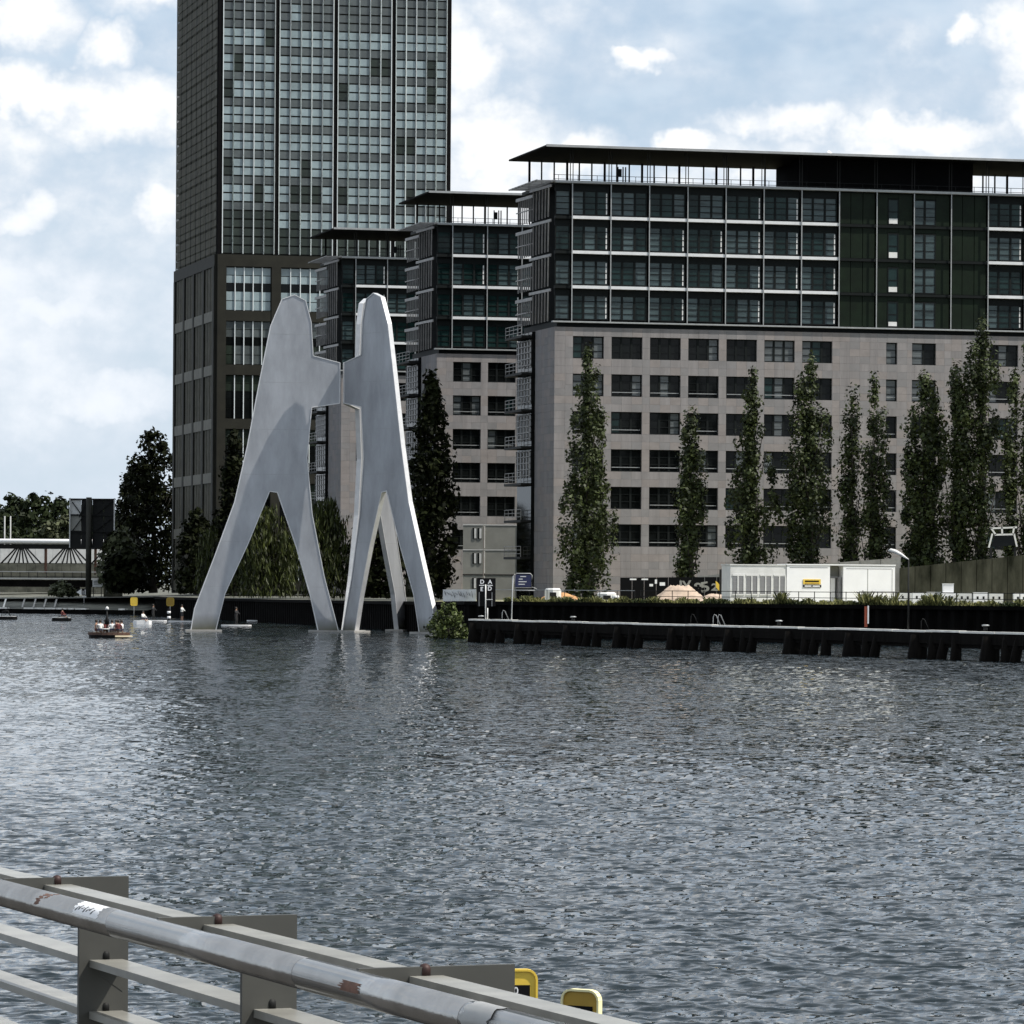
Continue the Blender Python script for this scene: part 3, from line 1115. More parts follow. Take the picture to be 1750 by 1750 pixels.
def sculpture():
    cx, cy = XY(585, 381.0)
    root = empty('metal_sculpture', (cx, cy, 0), 0, 'huge grey aluminium sculpture of forked plates standing in the river', 'sculpture')
    prof = [(0.1, 0.15), (1.9, 0.15), (2.6, 3.2), (3.9, 7.6), (5.6, 12.4), (6.3, 12.5), (8.2, 7.8), (10.2, 3.4), (11.0, 0.15), (13.2, 0.15), (12.9, 2.0),
            (11.2, 6.5), (9.4, 11.5), (8.3, 16.5), (7.3, 22.0), (6.3, 27.2), (5.3, 29.6), (4.2, 30.0), (3.2, 29.5), (2.7, 27.6),
            (2.5, 24.6), (0.1, 24.0), (0.1, 20.4), (2.6, 20.0), (3.0, 15.5), (2.5, 10.5), (1.4, 5.0)]
    for ang in (187, 66, -50):
        a = math.radians(ang)
        ax = Vector((math.cos(a), math.sin(a), 0))
        p = MB().prism(prof, (ax.x * 0.25, ax.y * 0.25, 0), ax, (0, 0, 1), 0.34).mesh('plate', ALU)
        po = link('plate', p, root)
        # rim flange and sheet seams
        rim = MB()
        nn = len(prof)
        nrm = ax.cross(Vector((0, 0, 1)))
        for i in range(nn):
            q0, q1 = prof[i], prof[(i + 1) % nn]
            if q0[1] < 0.2 and q1[1] < 0.2:
                continue
            A = ax * (q0[0] + 0.25) + Vector((0, 0, q0[1]))
            B = ax * (q1[0] + 0.25) + Vector((0, 0, q1[1]))
            rim.bar(A, B, 0.46, 0.07, up=tuple(((B - A).cross(nrm)).normalized()))
        link('rim', rim.mesh('rim', ALUEDGE), po)
        for (z0, r0, r1) in ((26.5, 2.75, 6.4), (22.2, 2.6, 7.2), (18.0, 2.9, 7.9), (14.0, 2.95, 8.7), (4.0, 1.3, 2.6), (4.0, 10.1, 12.0), (8.0, 2.1, 3.9), (8.0, 8.25, 10.6)):
            link('seam', MB().bar(ax * (r0 + 0.25) + Vector((0, 0, z0)), ax * (r1 + 0.25) + Vector((0, 0, z0)), 0.352, 0.03).mesh('seam', STEEL), po)
        for rr in (1.1, 12.1):
            c = ax * (rr + 0.25)
            link('base_slab', MB().prism([(-1.6, -0.9), (1.6, -0.9), (1.6, 0.9), (-1.6, 0.9)], (c.x, c.y, 0.05), ax, ax.cross(Vector((0, 0, -1))), 0.22).mesh('base_slab', CONC), root)


sculpture()

# ------------------------------------------------------------------ trees


def crown_mesh(name, base, h, prof, nclump, per, leaf, cl_r, mt, rg, vert=1.0, t0=0.1, droop=0.0, plumes=0):
    tz = np.array([p[0] for p in prof])
    tr = np.array([p[1] for p in prof])
    t = t0 + (1 - t0) * rg.random(nclump)
    w = np.interp(t, tz, tr)
    keep = rg.random(nclump) < (0.25 + 0.75 * w / tr.max())
    t, w = t[keep], w[keep]
    ang = rg.random(len(t)) * 2 * math.pi
    rad = np.sqrt(rg.random(len(t))) * w * 0.92
    if plumes:
        pa = rg.random(plumes) * 2 * math.pi
        pr = 0.25 + 0.75 * np.sqrt(rg.random(plumes))
        pt = 1.0 - 0.42 * pr * rg.random(plumes)
        pt[0], pr[0] = 1.0, 0.05
        pi = np.where(rg.random(len(t)) < 0.24, 0, rg.integers(0, plumes, len(t)))
        t = t * pt[pi]
        w = np.interp(t, tz, tr)
        ang = pa[pi] + rg.normal(size=len(t)) * 0.3
        rad = np.clip(pr[pi] + rg.normal(size=len(t)) * 0.13, 0, 1.05) * w
    C = np.stack([np.cos(ang) * rad, np.sin(ang) * rad, t * h], -1)
    cr = cl_r * (0.55 + 0.8 * rg.random(len(t))) * (0.55 + 0.45 * w / tr.max())
    n = len(t) * per
    ci = np.repeat(np.arange(len(t)), per)
    d = rg.normal(size=(n, 3))
    d /= np.linalg.norm(d, axis=1)[:, None]
    rr = cr[ci] * rg.random(n) ** 0.45
    P = C[ci] + d * rr[:, None] * np.array([1, 1, vert])
    if droop:
        hang = rg.random(n) ** 2 * droop
        P[:, 2] -= hang
    P[:, 2] = np.maximum(P[:, 2], 0.25)
    nrm = d + 0.45 * rg.normal(size=(n, 3)) + np.array([0, 0, 0.3])
    nrm /= np.linalg.norm(nrm, axis=1)[:, None]
    a = np.cross(nrm, rg.normal(size=(n, 3)))
    a /= np.linalg.norm(a, axis=1)[:, None]
    b = np.cross(nrm, a)
    s = leaf * (0.55 + 0.9 * rg.random(n))
    a *= s[:, None]
    b *= (s * (0.6 + 0.3 * rg.random(n)))[:, None]
    if droop:
        b = b * 0.4
        a = a * 0.5 + np.array([0, 0, -1.0]) * s[:, None]
    V = np.stack([P - a * 0.5, P + b * 0.42, P + a * 0.5, P - b * 0.42], 1).reshape(-1, 3) + np.array([0, 0, 0.0])
    Q = np.arange(n * 4).reshape(-1, 4)
    ctint = rg.random(len(t)) * 0.55
    tint = np.clip(ctint[ci] + rg.random(n) ** 2 * 0.5, 0, 1)
    return fast_mesh(name, V, Q, mt, np.repeat(tint, 4))


def tree(name, label, px, D, h, prof, mt, nclump=220, per=26, leaf=0.42, cl_r=0.9, vert=1.5, t0=0.1, trunk=0.3, seed=0, group=None, droop=0.0, z0=GZ, limbs=7, cat='tree', plumes=0):
    rg = np.random.default_rng(seed)
    x, y = XY(px, D)
    root = empty(name, (x, y, z0 - 0.05), 0, label, cat, group)
    me = crown_mesh('crown', None, h, prof, nclump, per, leaf, cl_r, mt, rg, vert, t0, droop, plumes)
    link('crown', me, root)
    tb = MB()
    top = h * 0.8
    pts = [(0, 0, 0)]
    rad = [trunk * 1.35]
    for i in range(1, 7):
        f = i / 6
        pts.append((rg.normal() * 0.12 * trunk * 3, rg.normal() * 0.12 * trunk * 3, top * f))
        rad.append(trunk * (1 - 0.85 * f))
    tb.tube(pts, rad, 8)
    for i in range(limbs):
        f = 0.12 + 0.6 * rg.random()
        zz = top * f
        r = np.interp(zz / h + 0.12, [p[0] for p in prof], [p[1] for p in prof])
        an = rg.random() * 6.283
        up = h * 0.16
        tb.tube([(0, 0, zz), (math.cos(an) * r * 0.45, math.sin(an) * r * 0.45, zz + up * 0.55), (math.cos(an) * r * 0.75, math.sin(an) * r * 0.75, zz + up * 1.2)],
                [trunk * 0.4 * (1 - f * 0.6), trunk * 0.25 * (1 - f * 0.6), 0.03], 6)
    tb.build('trunk', BARK, root, True)
    return root


def top_h(px, py, D, z0=GZ):
    return W(px, py, D).z - z0


POP = 'poplars in front of the long office block'
P_ = lambda w: [(0.0, 0.6 * w), (0.05, 0.9 * w), (0.2, 1.1 * w), (0.5, 1.15 * w), (0.72, 1.08 * w), (0.87, 0.9 * w), (0.95, 0.65 * w), (1.0, 0.3 * w)]
pop = [  # px, top y, half width px, D, profile, label, density
    (1002, 612, 0, 376, [(0, .6), (0.04, 1.7), (0.15, 2.35), (0.3, 2.75), (0.42, 2.3), (0.55, 1.75), (0.75, 1.5), (0.9, .95), (1, .2)], 'widest dark poplar at the left end of the long block', 430),
    (1180, 706, 0, 372, P_(0.95), 'thinnest poplar, left of the white site cabin', 170),
    (1285, 652, 0, 371, [(0, .9), (0.06, 1.5), (0.2, 1.9), (0.36, 2.35), (0.5, 1.7), (0.75, 1.35), (0.9, .9), (1, .2)], 'broad poplar behind the shuttered end of the white cabin', 340),
    (1385, 640, 0, 370, P_(1.65), 'tall poplar rising behind the yellow signboard', 320),
    (1455, 672, 0, 369, P_(0.8), 'slim sparse poplar, left one of a close pair', 120),
    (1490, 665, 0, 368, P_(1.15), 'fuller poplar, right one of a close pair', 190),
    (1578, 655, 0, 366, P_(1.5), 'poplar with two tips beside the lamp head', 250),
    (1632, 632, 0, 365, P_(1.3), 'loose sparse poplar touching the tallest poplar', 170),
    (1675, 577, 0, 364, P_(1.6), 'tallest poplar of the row near the right edge', 340),
    (1752, 605, 0, 362, P_(1.35), 'poplar cut off by the right picture edge', 220),
]
for i, (px, ty, hw, D, pf, lb, nc) in enumerate(pop):
    h = top_h(px, ty, D) * 1.05
    tree('poplar_tree', lb, px, D, h, pf, LEAF_P, nclump=int(nc * 0.8), per=58, leaf=0.32, cl_r=0.72, vert=1.9, t0=0.02, trunk=0.28, seed=20 + i, group=POP, plumes=11 if nc > 150 else 6)
tree('poplar_tree', 'small leaning crown beside the two tipped poplar', 1596, 366.5, top_h(1596, 672, 366), P_(0.8), LEAF_P, 110, 26, 0.4, 0.6, 1.9, 0.03, 0.2, 41, POP)

tree('dark_tree', 'dense dark tree between sculpture and middle block', 735, 404, top_h(728, 638, 404), [(0, 1.2), (0.08, 2.1), (0.25, 2.6), (0.45, 2.3), (0.65, 2.0), (0.85, 1.1), (1, .2)], LEAF_D, 420, 26, 0.5, 0.9, 1.5, 0.02, 0.35, 51)
tree('dark_tree', 'big dark broad tree at the left foot of the tower', 262, 612, top_h(262, 738, 612), [(0, 2.2), (0.1, 4.0), (0.3, 4.9), (0.5, 5.0), (0.7, 4.3), (0.86, 3.0), (0.95, 1.7), (1, .5)], LEAF_D, 300, 34, 0.62, 1.5, 1.0, 0.02, 0.5, 52)
tree('dark_tree', 'left shoulder of foliage beside the signboard', 226, 622, top_h(226, 800, 622), [(0, .6), (0.3, 1.6), (0.6, 2.7), (0.85, 2.2), (1, .6)], LEAF_D, 120, 26, 0.7, 1.1, 1.1, 0.25, 0.3, 53)
tree('dark_tree', 'tall dark tree spire in front of the tower', 398, 522, top_h(398, 735, 522), [(0, 1.6), (0.2, 2.3), (0.5, 2.0), (0.8, 1.2), (1, .2)], LEAF_D, 240, 24, 0.6, 1.0, 1.5, 0.05, 0.35, 54)
tree('dark_tree', 'low dark tree left of the sculpture', 335, 540, top_h(335, 870, 540), [(0, 2.0), (0.4, 3.0), (0.8, 1.8), (1, .4)], LEAF_D, 200, 24, 0.6, 1.1, 1.0, 0.03, 0.3, 55)
WL = 'willows behind the sculpture'
tree('willow_tree', 'dark drooping willow seen between the left plate legs', 455, 494, top_h(455, 868, 494), [(0, 3.3), (0.4, 4.2), (0.75, 3.6), (0.93, 2.0), (1, .8)], LEAF_W, 230, 34, 0.75, 1.2, 0.8, 0.2, 0.35, 56, WL, droop=4.0)
tree('willow_tree', 'willow with sunlit top right of the left plate', 556, 452, top_h(556, 852, 452), [(0, 2.2), (0.4, 2.9), (0.75, 2.4), (0.93, 1.3), (1, .5)], LEAF_W, 200, 34, 0.7, 1.0, 0.8, 0.2, 0.3, 57, WL, droop=3.4)
tree('willow_tree', 'low willow at the left edge of the sculpture', 372, 524, top_h(372, 886, 524), [(0, 2.4), (0.4, 3.0), (0.75, 2.4), (1, .5)], LEAF_W, 150, 34, 0.7, 1.0, 0.8, 0.2, 0.3, 58, WL, droop=3.4)
tree('dark_tree', 'dark thicket under the farthest office block', 640, 440, top_h(640, 880, 440), [(0, 3.0), (0.5, 3.2), (0.85, 1.8), (1, .5)], LEAF_D, 220, 24, 0.55, 1.0, 1.0, 0.03, 0.3, 59)
tree('waterside_bush', 'bright green bush growing at the water beside the jetty', 768, 338, 2.9, [(0, 1.4), (0.3, 1.8), (0.65, 1.5), (1, .5)], LEAF_G, 90, 26, 0.26, 0.5, 1.0, 0.03, 0.06, 60, z0=-0.1, limbs=5, cat='bush')
tree('waterside_bush', 'sparse low bush right at the sculpture foot', 742, 341, 1.5, [(0, .6), (0.5, .9), (1, .3)], LEAF_G, 30, 22, 0.22, 0.35, 1.0, 0.05, 0.04, 61, z0=-0.1, limbs=4, cat='bush')
FT = 'far trees on the left horizon'
far = [(-40, 862, 1000, 7.5), (18, 850, 980, 6.5), (62, 843, 960, 7.5), (100, 856, 990, 7.0), (140, 866, 1010, 7.0), (172, 862, 1000, 7.0), (205, 880, 980, 6)]
fl = ['leftmost far tree behind the thin masts', 'far tree just right of the masts', 'highest far tree on the left horizon', 'far tree left of the signboard', 'far tree seen above the signboard edge', 'far tree behind the signboard', 'far tree between signboard and dark tree']
for i, (px, ty, D, w) in enumerate(far):
    tree('far_tree', fl[i], px, D, top_h(px, ty, D), [(0, w * .6), (0.3, w), (0.7, w * .85), (0.92, w * .45), (1, w * .1)], LEAF_F, 150, 24, 1.3, 2.2, 0.9, 0.1, 0.5, 70 + i, FT, limbs=4)
shr = [(50, 905, 760, 4.2, LEAF_F), (85, 893, 770, 4.2, LEAF_O), (112, 878, 775, 3.6, LEAF_O), (25, 900, 775, 4.0, LEAF_F), (205, 905, 600, 2.6, LEAF_O), (215, 940, 590, 3.0, LEAF_D), (-10, 896, 760, 4, LEAF_F), (150, 900, 780, 4, LEAF_F)]
sl_ = ['round dark shrub above the left pipe', 'pale olive shrub left of the signboard', 'pale olive tree top beside the signboard edge', 'dark shrub above the pipe near the masts', 'olive shrub right of the signboard', 'dark shrub at the end of the bridge', 'shrub cut by the left picture edge', 'shrub hidden behind the signboard']
for i, (px, ty, D, w, mt_) in enumerate(shr):
    tree('shrub', sl_[i], px, D, top_h(px, ty, D), [(0, w * .7), (0.4, w), (0.8, w * .7), (1, w * .15)], mt_, 110, 22, 0.9, 1.4, 0.9, 0.1, 0.3, 90 + i, 'shrubs on the left bank', limbs=4, cat='bush')
tree('shrub', 'low green bush in the dark under the bridge', 108, 612, top_h(108, 994, 612, 2.2), [(0, 1.8), (0.4, 2.2), (0.8, 1.2), (1, .3)], LEAF_O, 90, 22, 0.5, 0.6, 0.8, 0.05, 0.08, 99, 'shrubs on the left bank', z0=2.2, limbs=4, cat='bush')

# ------------------------------------------------------------------ left: bridge, pipe, sign, yellow plates


def left_bridge():
    D = 650.0
    p0 = W(-160, 990, D)
    root = empty('truss_bridge', (0, D, 0), 0, 'dark truss bridge with fan struts under a white pipe at left', 'bridge')
    zt = lambda py: W(60, py, D).z
    X = lambda px: XY(px, D)[0]
    b = lambda n, x0, x1, y0, y1, z0, z1, m_: MB().box(X(x0), X(x1), y0, y1, z0, z1).build(n, m_, root)
    b('deck', -200, 212, -1.0, 9.0, zt(1003), zt(991), QUAY)
    b('deck_edge', -200, 212, -1.2, -1.02, zt(990), zt(987.5), STEEL)
    b('top_chord', -200, 208, -0.3, 0.4, zt(938), zt(930.5), STEELD)
    b('chord_cap', -200, 208, -0.5, 0.6, zt(930), zt(928), STEEL)
    b('kick_wall', -200, 212, -0.6, -0.4, zt(987), zt(979), BANKM)
    MB().bar((X(-200), -0.8, zt(977)), (X(212), -0.8, zt(977)), 0.12).build('hand_rail', STEEL, root)
    for px in range(-190, 212, 15):
        MB().bar((X(px), -0.8, zt(988)), (X(px), -0.8, zt(977)), 0.1).build('rail_post', STEELD, root)
    for c in (-45, 36, 118, 190):
        for k, dx in enumerate((-34, -23, -12, -4, 4, 12, 23, 34)):
            wd = 0.55 if abs(dx) == 34 else 0.32
            y_ = -0.1 + 0.05 * (k % 2)
            MB().bar((X(c + dx * 0.28), y_, zt(937)), (X(c + dx), y_, zt(963)), wd, 0.2).build('strut', STEELD, root)
    for px in (-80, 75, 160):
        b('support', px, px + 4, 0.5, 1.2, zt(988), zt(937), RUSTP)
    for px in (-120, 120, 205):
        b('pier', px, px + 9, 1.0, 7.0, 0.5, zt(1003), QUAY)
    pp = MB().tube([(X(-200), -0.9, zt(925)), (X(205), -0.9, zt(925)), (X(213), -0.9, zt(926)), (X(217), -0.9, zt(930)), (X(218), -0.9, zt(948)), (X(221), -0.9, zt(955)), (X(230), -0.9, zt(962))], 0.36, 10)
    o = pp.build('pipe', WHITE, None, True)
    o.location = (0, D, 0)
    tag(o, 'thick white pipe along the top of the left bridge', 'pipe')
    w_ = empty('noise_barrier', (0, D + 22, 0), 0, 'pale panel wall seen through the bridge struts', 'wall')
    D2 = D + 22
    for i in range(22):
        x0 = XY(-120 + i * 15, D2)[0]
        x1 = XY(-120 + (i + 1) * 15, D2)[0]
        piece('wall_panel', OFFW, w_, x0 + 0.02, x1 - 0.02, 0, 0.25, W(60, 962, D2).z, W(60, 934, D2).z)
        piece('wall_foot', BANKM, w_, x0 + 0.02, x1 - 0.02, 0.02, 0.25, 2.7, W(60, 962, D2).z - 0.02)
    for i, px in enumerate((8, 18)):
        a, c = W(px, 922, 700), W(px, 882, 700)
        m_ = MB().tube([(a.x, a.y, 2.7), tuple(c)], 0.12, 6).build('mast', OFFW)
        tag(m_, ['left thin pale mast at the left edge', 'right thin pale mast at the left edge'][i], 'mast', 'thin masts at the left edge')


left_bridge()


def signboard():
    D = 600.0
    c = W(151, 1008, D)
    root = empty('signboard', (c.x, D, 2.0), 0, 'big river signboard seen from behind on a thick post', 'sign')
    zz = lambda py: W(151, py, D).z - 2.0
    X = lambda px: XY(px, D)[0] - c.x
    MB().tube([(0, 0, -0.1), (0, 0, zz(850))], 0.4, 12).build('post', mat('post_grey', (0.03, 0.03, 0.024), 0.6, spec=0.2), root, True)
    for i in range(4):
        x0, x1 = 118 + i * 19.2, 118 + (i + 1) * 19.2
        for k in range(3):
            y0, y1 = 852 + k * 27.7, 852 + (k + 1) * 27.7
            m_ = OFFW if (i == 0 and k < 1) else (GREYC if i == 0 and k == 1 else STEELD)  # paler panels paint the light coming through the pale lattice
            piece('board_panel', m_, root, X(x0) + 0.02, X(x1) - 0.02, 0.75, 0.85, zz(y1) + 0.03, zz(y0) - 0.02)
    for py in (853, 880, 908, 934):
        MB().bar((X(116), 0.6, zz(py)), (X(196), 0.6, zz(py)), 0.16, 0.2).build('cross_rail', STEELD, root)
    for px in (118, 194):
        MB().bar((X(px), 0.55, zz(936)), (X(px), 0.55, zz(851)), 0.26, 0.14).build('side_rail', OFFW, root)
    for (a, b_) in (((122, 858), (138, 880)), ((145, 856), (134, 884)), ((160, 880), (190, 855)), ((160, 908), (190, 884)), ((122, 908), (140, 884))):
        MB().bar((X(a[0]), 0.5, zz(a[1])), (X(b_[0]), 0.5, zz(b_[1])), 0.13).build('brace', STEELD, root)
    for py in (870, 915):
        MB().bar((0, 0.3, zz(py)), (0, 0.7, zz(py)), 0.4).build('bracket', STEELD, root)


signboard()


def plate_sign(name, px, py, w, h, D, mtp, label, group=None, z0=None, digit=None, back=False, rz=0.0, face=None):
    c = W(px, py, D)
    root = empty(name, (c.x, c.y, z0), rz, label, 'sign', group)
    cz = c.z - z0
    r = min(w, h) * 0.24
    poly = []
    for (sx, sy, a0) in ((1, 1, 0), (-1, 1, 90), (-1, -1, 180), (1, -1, 270)):
        for k in range(5):
            a = math.radians(a0 + k * 22.5)
            poly.append((sx * (w / 2 - r) + r * math.cos(a), sy * (h / 2 - r) + r * math.sin(a)))
    MB().prism(poly, (0, 0, cz), (1, 0, 0), (0, 0, 1), 0.03).build('plate', mtp, root)
    rim = MB()
    n = len(poly)
    for i in range(n):
        a, b_ = poly[i], poly[(i + 1) % n]
        rim.bar((a[0], -0.004, cz + a[1]), (b_[0], -0.004, cz + b_[1]), 0.045, 0.012 * w / 0.23)
    rim.build('rim', face or YEL, root)
    MB().tube([(0, 0.06, -0.2), (0, 0.06, cz + h * 0.3)], max(0.03, w * 0.07), 8).build('post', GALV, root, True)
    if digit:
        s = w * 0.34
        piece('number_square', BLACK, root, -s, s, -0.021, -0.0151, cz - h * 0.42, cz + h * 0.13)
        text_mesh(digit, w * 0.24, WHITE, root, (0, -0.026, cz - h * 0.09), 'digit', bold=0.0008)
    return root


def text_mesh(s, size, mt, parent, loc, name='lettering', align='CENTER', bold=0.0, rz=0.0):
    cu = bpy.data.curves.new('txt', 'FONT')
    cu.body = s
    cu.size = size
    cu.align_x = align
    cu.extrude = size * 0.01
    cu.offset = bold
    ob = bpy.data.objects.new('txt', cu)
    COL.objects.link(ob)
    dg = bpy.context.evaluated_depsgraph_get()
    me = bpy.data.meshes.new_from_object(ob.evaluated_get(dg))
    bpy.data.objects.remove(ob)
    me.materials.clear()
    me.materials.append(mt)
    o = link(name, me, parent, loc, (math.radians(90), 0, rz))
    return o


plate_sign('mooring_sign', 229, 1028, 0.9, 1.1, 560.0, YEL, 'yellow mooring sign on the quay wall, left one', 'yellow signs on the far quay', -0.2)
plate_sign('mooring_sign', 291, 1028.5, 0.9, 1.0, 526.0, YEL2, 'yellow mooring sign on the quay wall, right one by the sculpture', 'yellow signs on the far quay', -0.2)
# white arrow sign
c = W(140, 1012, 592)
ar = empty('arrow_sign', (c.x, c.y, 1.2), 0, 'white arrow sign pointing left on the far bank', 'sign')
MB().prism([(-0.75, 0), (-0.05, -0.45), (-0.05, 0.45)], (0, 0, c.z - 1.2), (1, 0, 0), (0, 0, 1), 0.05).build('arrow', WHITE, ar)
piece('symbol_board', BLACK, ar, 0.0, 0.6, -0.02, 0.02, c.z - 1.2 - 0.45, c.z - 1.2 + 0.5)
piece('symbol_stroke', WHITE, ar, 0.12, 0.2, -0.04, -0.021, c.z - 1.2 - 0.35, c.z - 1.2 + 0.2)
piece('symbol_stroke', WHITE, ar, 0.4, 0.5, -0.04, -0.021, c.z - 1.2 - 0.35, c.z - 1.2 + 0.35)
piece('lower_plate', OFFW, ar, 0.0, 0.62, -0.02, 0.02, c.z - 1.2 - 0.72, c.z - 1.2 - 0.52)
MB().tube([(0.3, 0.08, -0.4), (0.3, 0.08, c.z - 1.2 + 0.4)], 0.05, 6).build('post', GALV, ar)
# graffiti box and info panel at the bridge foot
for (x0, x1, y0, y1, D, m_, lb) in ((177, 208, 986, 1008, 606, CONCM, 'dark graffiti covered kiosk wall under the bridge end'), (158, 175, 991, 1003, 604, OFFW, 'small pale notice board beside the signboard post')):
    a, b_ = W(x0, y1, D), W(x1, y0, D)
    r_ = empty('kiosk' if m_ is CONCM else 'notice_board', (a.x, D, 2.2), 0, lb, 'kiosk' if m_ is CONCM else 'sign')
    piece('body', m_, r_, 0, b_.x - a.x, 0, 1.6 if m_ is CONCM else 0.1, 0 if m_ is CONCM else a.z - 2.2, b_.z - 2.2)
    if m_ is CONCM:
        piece('roof_slab', OFFW, r_, -0.1, b_.x - a.x + 0.1, -0.1, 1.7, b_.z - 2.2 + 0.003, b_.z - 2.2 + 0.2)
        for k in range(5):
            MB().bar((0.3 + k * 0.42, -0.02, 0.5 + 0.3 * (k % 2)), (0.55 + k * 0.4, -0.02, 1.2 + 0.25 * (k % 3)), 0.03, 0.12, up=(0, 1, 0)).build('graffiti_stroke', STEEL, r_)
    else:
        for xx in (0.1, b_.x - a.x - 0.2):
            piece('leg', STEELD, r_, xx, xx + 0.1, 0.02, 0.08, -0.1, a.z - 2.2)
        for k in range(3):
            piece('text_line', STEELD, r_, 0.15, b_.x - a.x - 0.15, -0.012, -0.003, b_.z - 2.2 - 0.25 - k * 0.2, b_.z - 2.2 - 0.18 - k * 0.2)

# ------------------------------------------------------------------ jetty
J0 = Vector((*XY(806, 321.5), 0))
J1 = Vector((*XY(1750, 247.0), 0))
JD = (J1 - J0)
JL = JD.length
JD.normalize()
JN = Vector((JD.y, -JD.x, 0))       # towards the viewer
if JN.y > 0:
    JN = -JN
ZJ = 1.66


def jetty():
    root = empty('timber_jetty', (0, 0, 0), 0, 'long black timber jetty on clustered raking piles', 'jetty')
    L2 = JL + 26
    up = Vector((0, 0, 1))
    # deck planks along
    n = 26
    for i in range(n):
        a = J0 + JD * (L2 * i / n)
        b_ = J0 + JD * (L2 * (i + 1) / n - 0.05)
        dz = 0.015 * math.sin(i * 2.3)
        link('edge_plank', MB().bar(a + up * (ZJ + dz), b_ + up * (ZJ + dz), 0.5, 0.12).mesh('edge_plank', DECKW), root)
        link('walkway_plank', MB().bar(a - JN * 1.05 + up * (ZJ - 0.03 + dz), b_ - JN * 1.05 + up * (ZJ - 0.03 + dz), 1.55, 0.1).mesh('walkway_plank', TIMBER), root)
    link('waler', MB().bar(J0 + JN * 0.12 + up * (ZJ - 0.42), J0 + JD * L2 + JN * 0.12 + up * (ZJ - 0.42), 0.3, 0.62).mesh('waler', TIMBER), root)
    link('waler', MB().bar(J0 + JN * 0.05 + up * (ZJ - 0.85), J0 + JD * L2 + JN * 0.05 + up * (ZJ - 0.85), 0.22, 0.2).mesh('waler', TIMBER), root)
    # bents of piles at about 100 px
    rg = random.Random(5)
    s = 1.0
    k = 0
    while s < L2:
        base = J0 + JD * s
        for j, (off, rake, rad) in enumerate(((0.0, 0.0, 0.62), (1.9, 0.28, 0.36), (3.3, -0.12, 0.33), (4.6, 0.35, 0.36))):
            if k % 2 and j == 3:
                continue
            p = base + JD * off
            q = p + JD * rake + JN * (0.25 if j else 0.1)
            link('pile', MB().tube([tuple(q + up * -1.5), tuple(q + up * 0.0), tuple(p + up * (ZJ - 0.25))], [rad * 1.05, rad, rad * 0.82], 9).mesh('pile', TIMBER, True), root)
        s += 8.4 + rg.uniform(-0.3, 0.3)
        k += 1
    return root


jetty()


def on_jetty(px):
    """point on the jetty deck line seen at image column px"""
    u = (px - 875.0) / F
    # J0 + s*JD : x = u*y
    s = (u * J0.y - J0.x) / (JD.x - u * JD.y)
    p = J0 + JD * s
    return Vector((p.x, p.y, ZJ))


for i, (px, hh) in enumerate(((1320, 0.34), (1672, 0.34), (969, 0.3), (812, 0.2))):
    p = on_jetty(px) - JN * 0.5
    r_ = empty('mooring_bollard', (p.x, p.y, ZJ + 0.02), 0, ['mushroom bollard midway along the jetty', 'mushroom bollard near the right end of the jetty', 'mushroom bollard near the left end of the jetty', 'small bollard at the left tip of the jetty'][i], 'bollard', 'bollards on the jetty')
    MB().tube([(0, 0, 0), (0, 0, hh)], [0.14, 0.11], 10).build('stem', STEELD, r_, True)
    MB().tube([(0, 0, hh), (0, 0, hh + 0.05), (0, 0, hh + 0.1)], [0.2, 0.24, 0.16], 12).build('cap', STEEL, r_, True)
for i, px in enumerate((850, 1172, 1210, 1218, 1565)):
    p = on_jetty(px) - JN * 0.4
    r_ = empty('ladder_hoop', (p.x, p.y, ZJ + 0.02), 0, ['bent ladder hoop near the black letter sign', 'thin dark ladder hoop left of jetty middle', 'pale leaning ladder hoop at jetty middle, left', 'pale leaning ladder hoop at jetty middle, right', 'dark ladder hoop below the street lamp'][i], 'ladder', 'ladder hoops on the jetty')
    m_ = STEEL if px in (850, 1210, 1218) else STEELD
    MB().tube([(0, 0, 0), (0.0, 0, 0.55), (0.08, 0, 0.72), (0.2, 0.1, 0.66), (0.5, 0.3, 0.0)], 0.03, 6).build('hoop', m_, r_, True)
    piece('foot_plate', m_, r_, -0.06, 0.56, -0.05, 0.34, -0.02, 0.015)

# black letter sign
p = on_jetty(831)
s_ = F / p.y
ls = empty('letter_sign', (p.x, p.y - 0.4, ZJ), 0, 'black board with white letters on two pale posts', 'sign')
zz = lambda py: W(831, py, p.y).z - ZJ
xx = lambda px: (px - 831.0) / s_
piece('board', BLACK, ls, xx(815), xx(847), 0.0, 0.06, zz(1036), zz(988))
for px, y1 in ((830, 999), (833.5, 1039)):
    MB().tube([(xx(px), -0.05, -0.05), (xx(px), -0.05, zz(y1))], 0.045, 8).build('post', OFFW, ls, True)
MB().bar((xx(831), -0.06, zz(1024.5)), (xx(842), -0.06, zz(1024.5)), 0.05, 0.05).build('cross_bar', OFFW, ls)
for px in (819, 841):
    MB().bar((xx(px), -0.03, zz(1036)), (xx(px), -0.03, zz(1012)), 0.03, 0.04).build('stay', STEEL, ls)
for t_, px, py in (('D', 824, 997.5), ('A', 837.5, 997.5), ('E', 823.5, 1010), ('D', 837, 1009)):
    text_mesh(t_, 0.42, WHITE, ls, (xx(px), -0.012, zz(py)), 'letter', bold=0.012)
for px in (823.5, 837.5):
    piece('underline', WHITE, ls, xx(px - 4.5), xx(px + 4.5), -0.012, -0.002, zz(1001), zz(999.6))
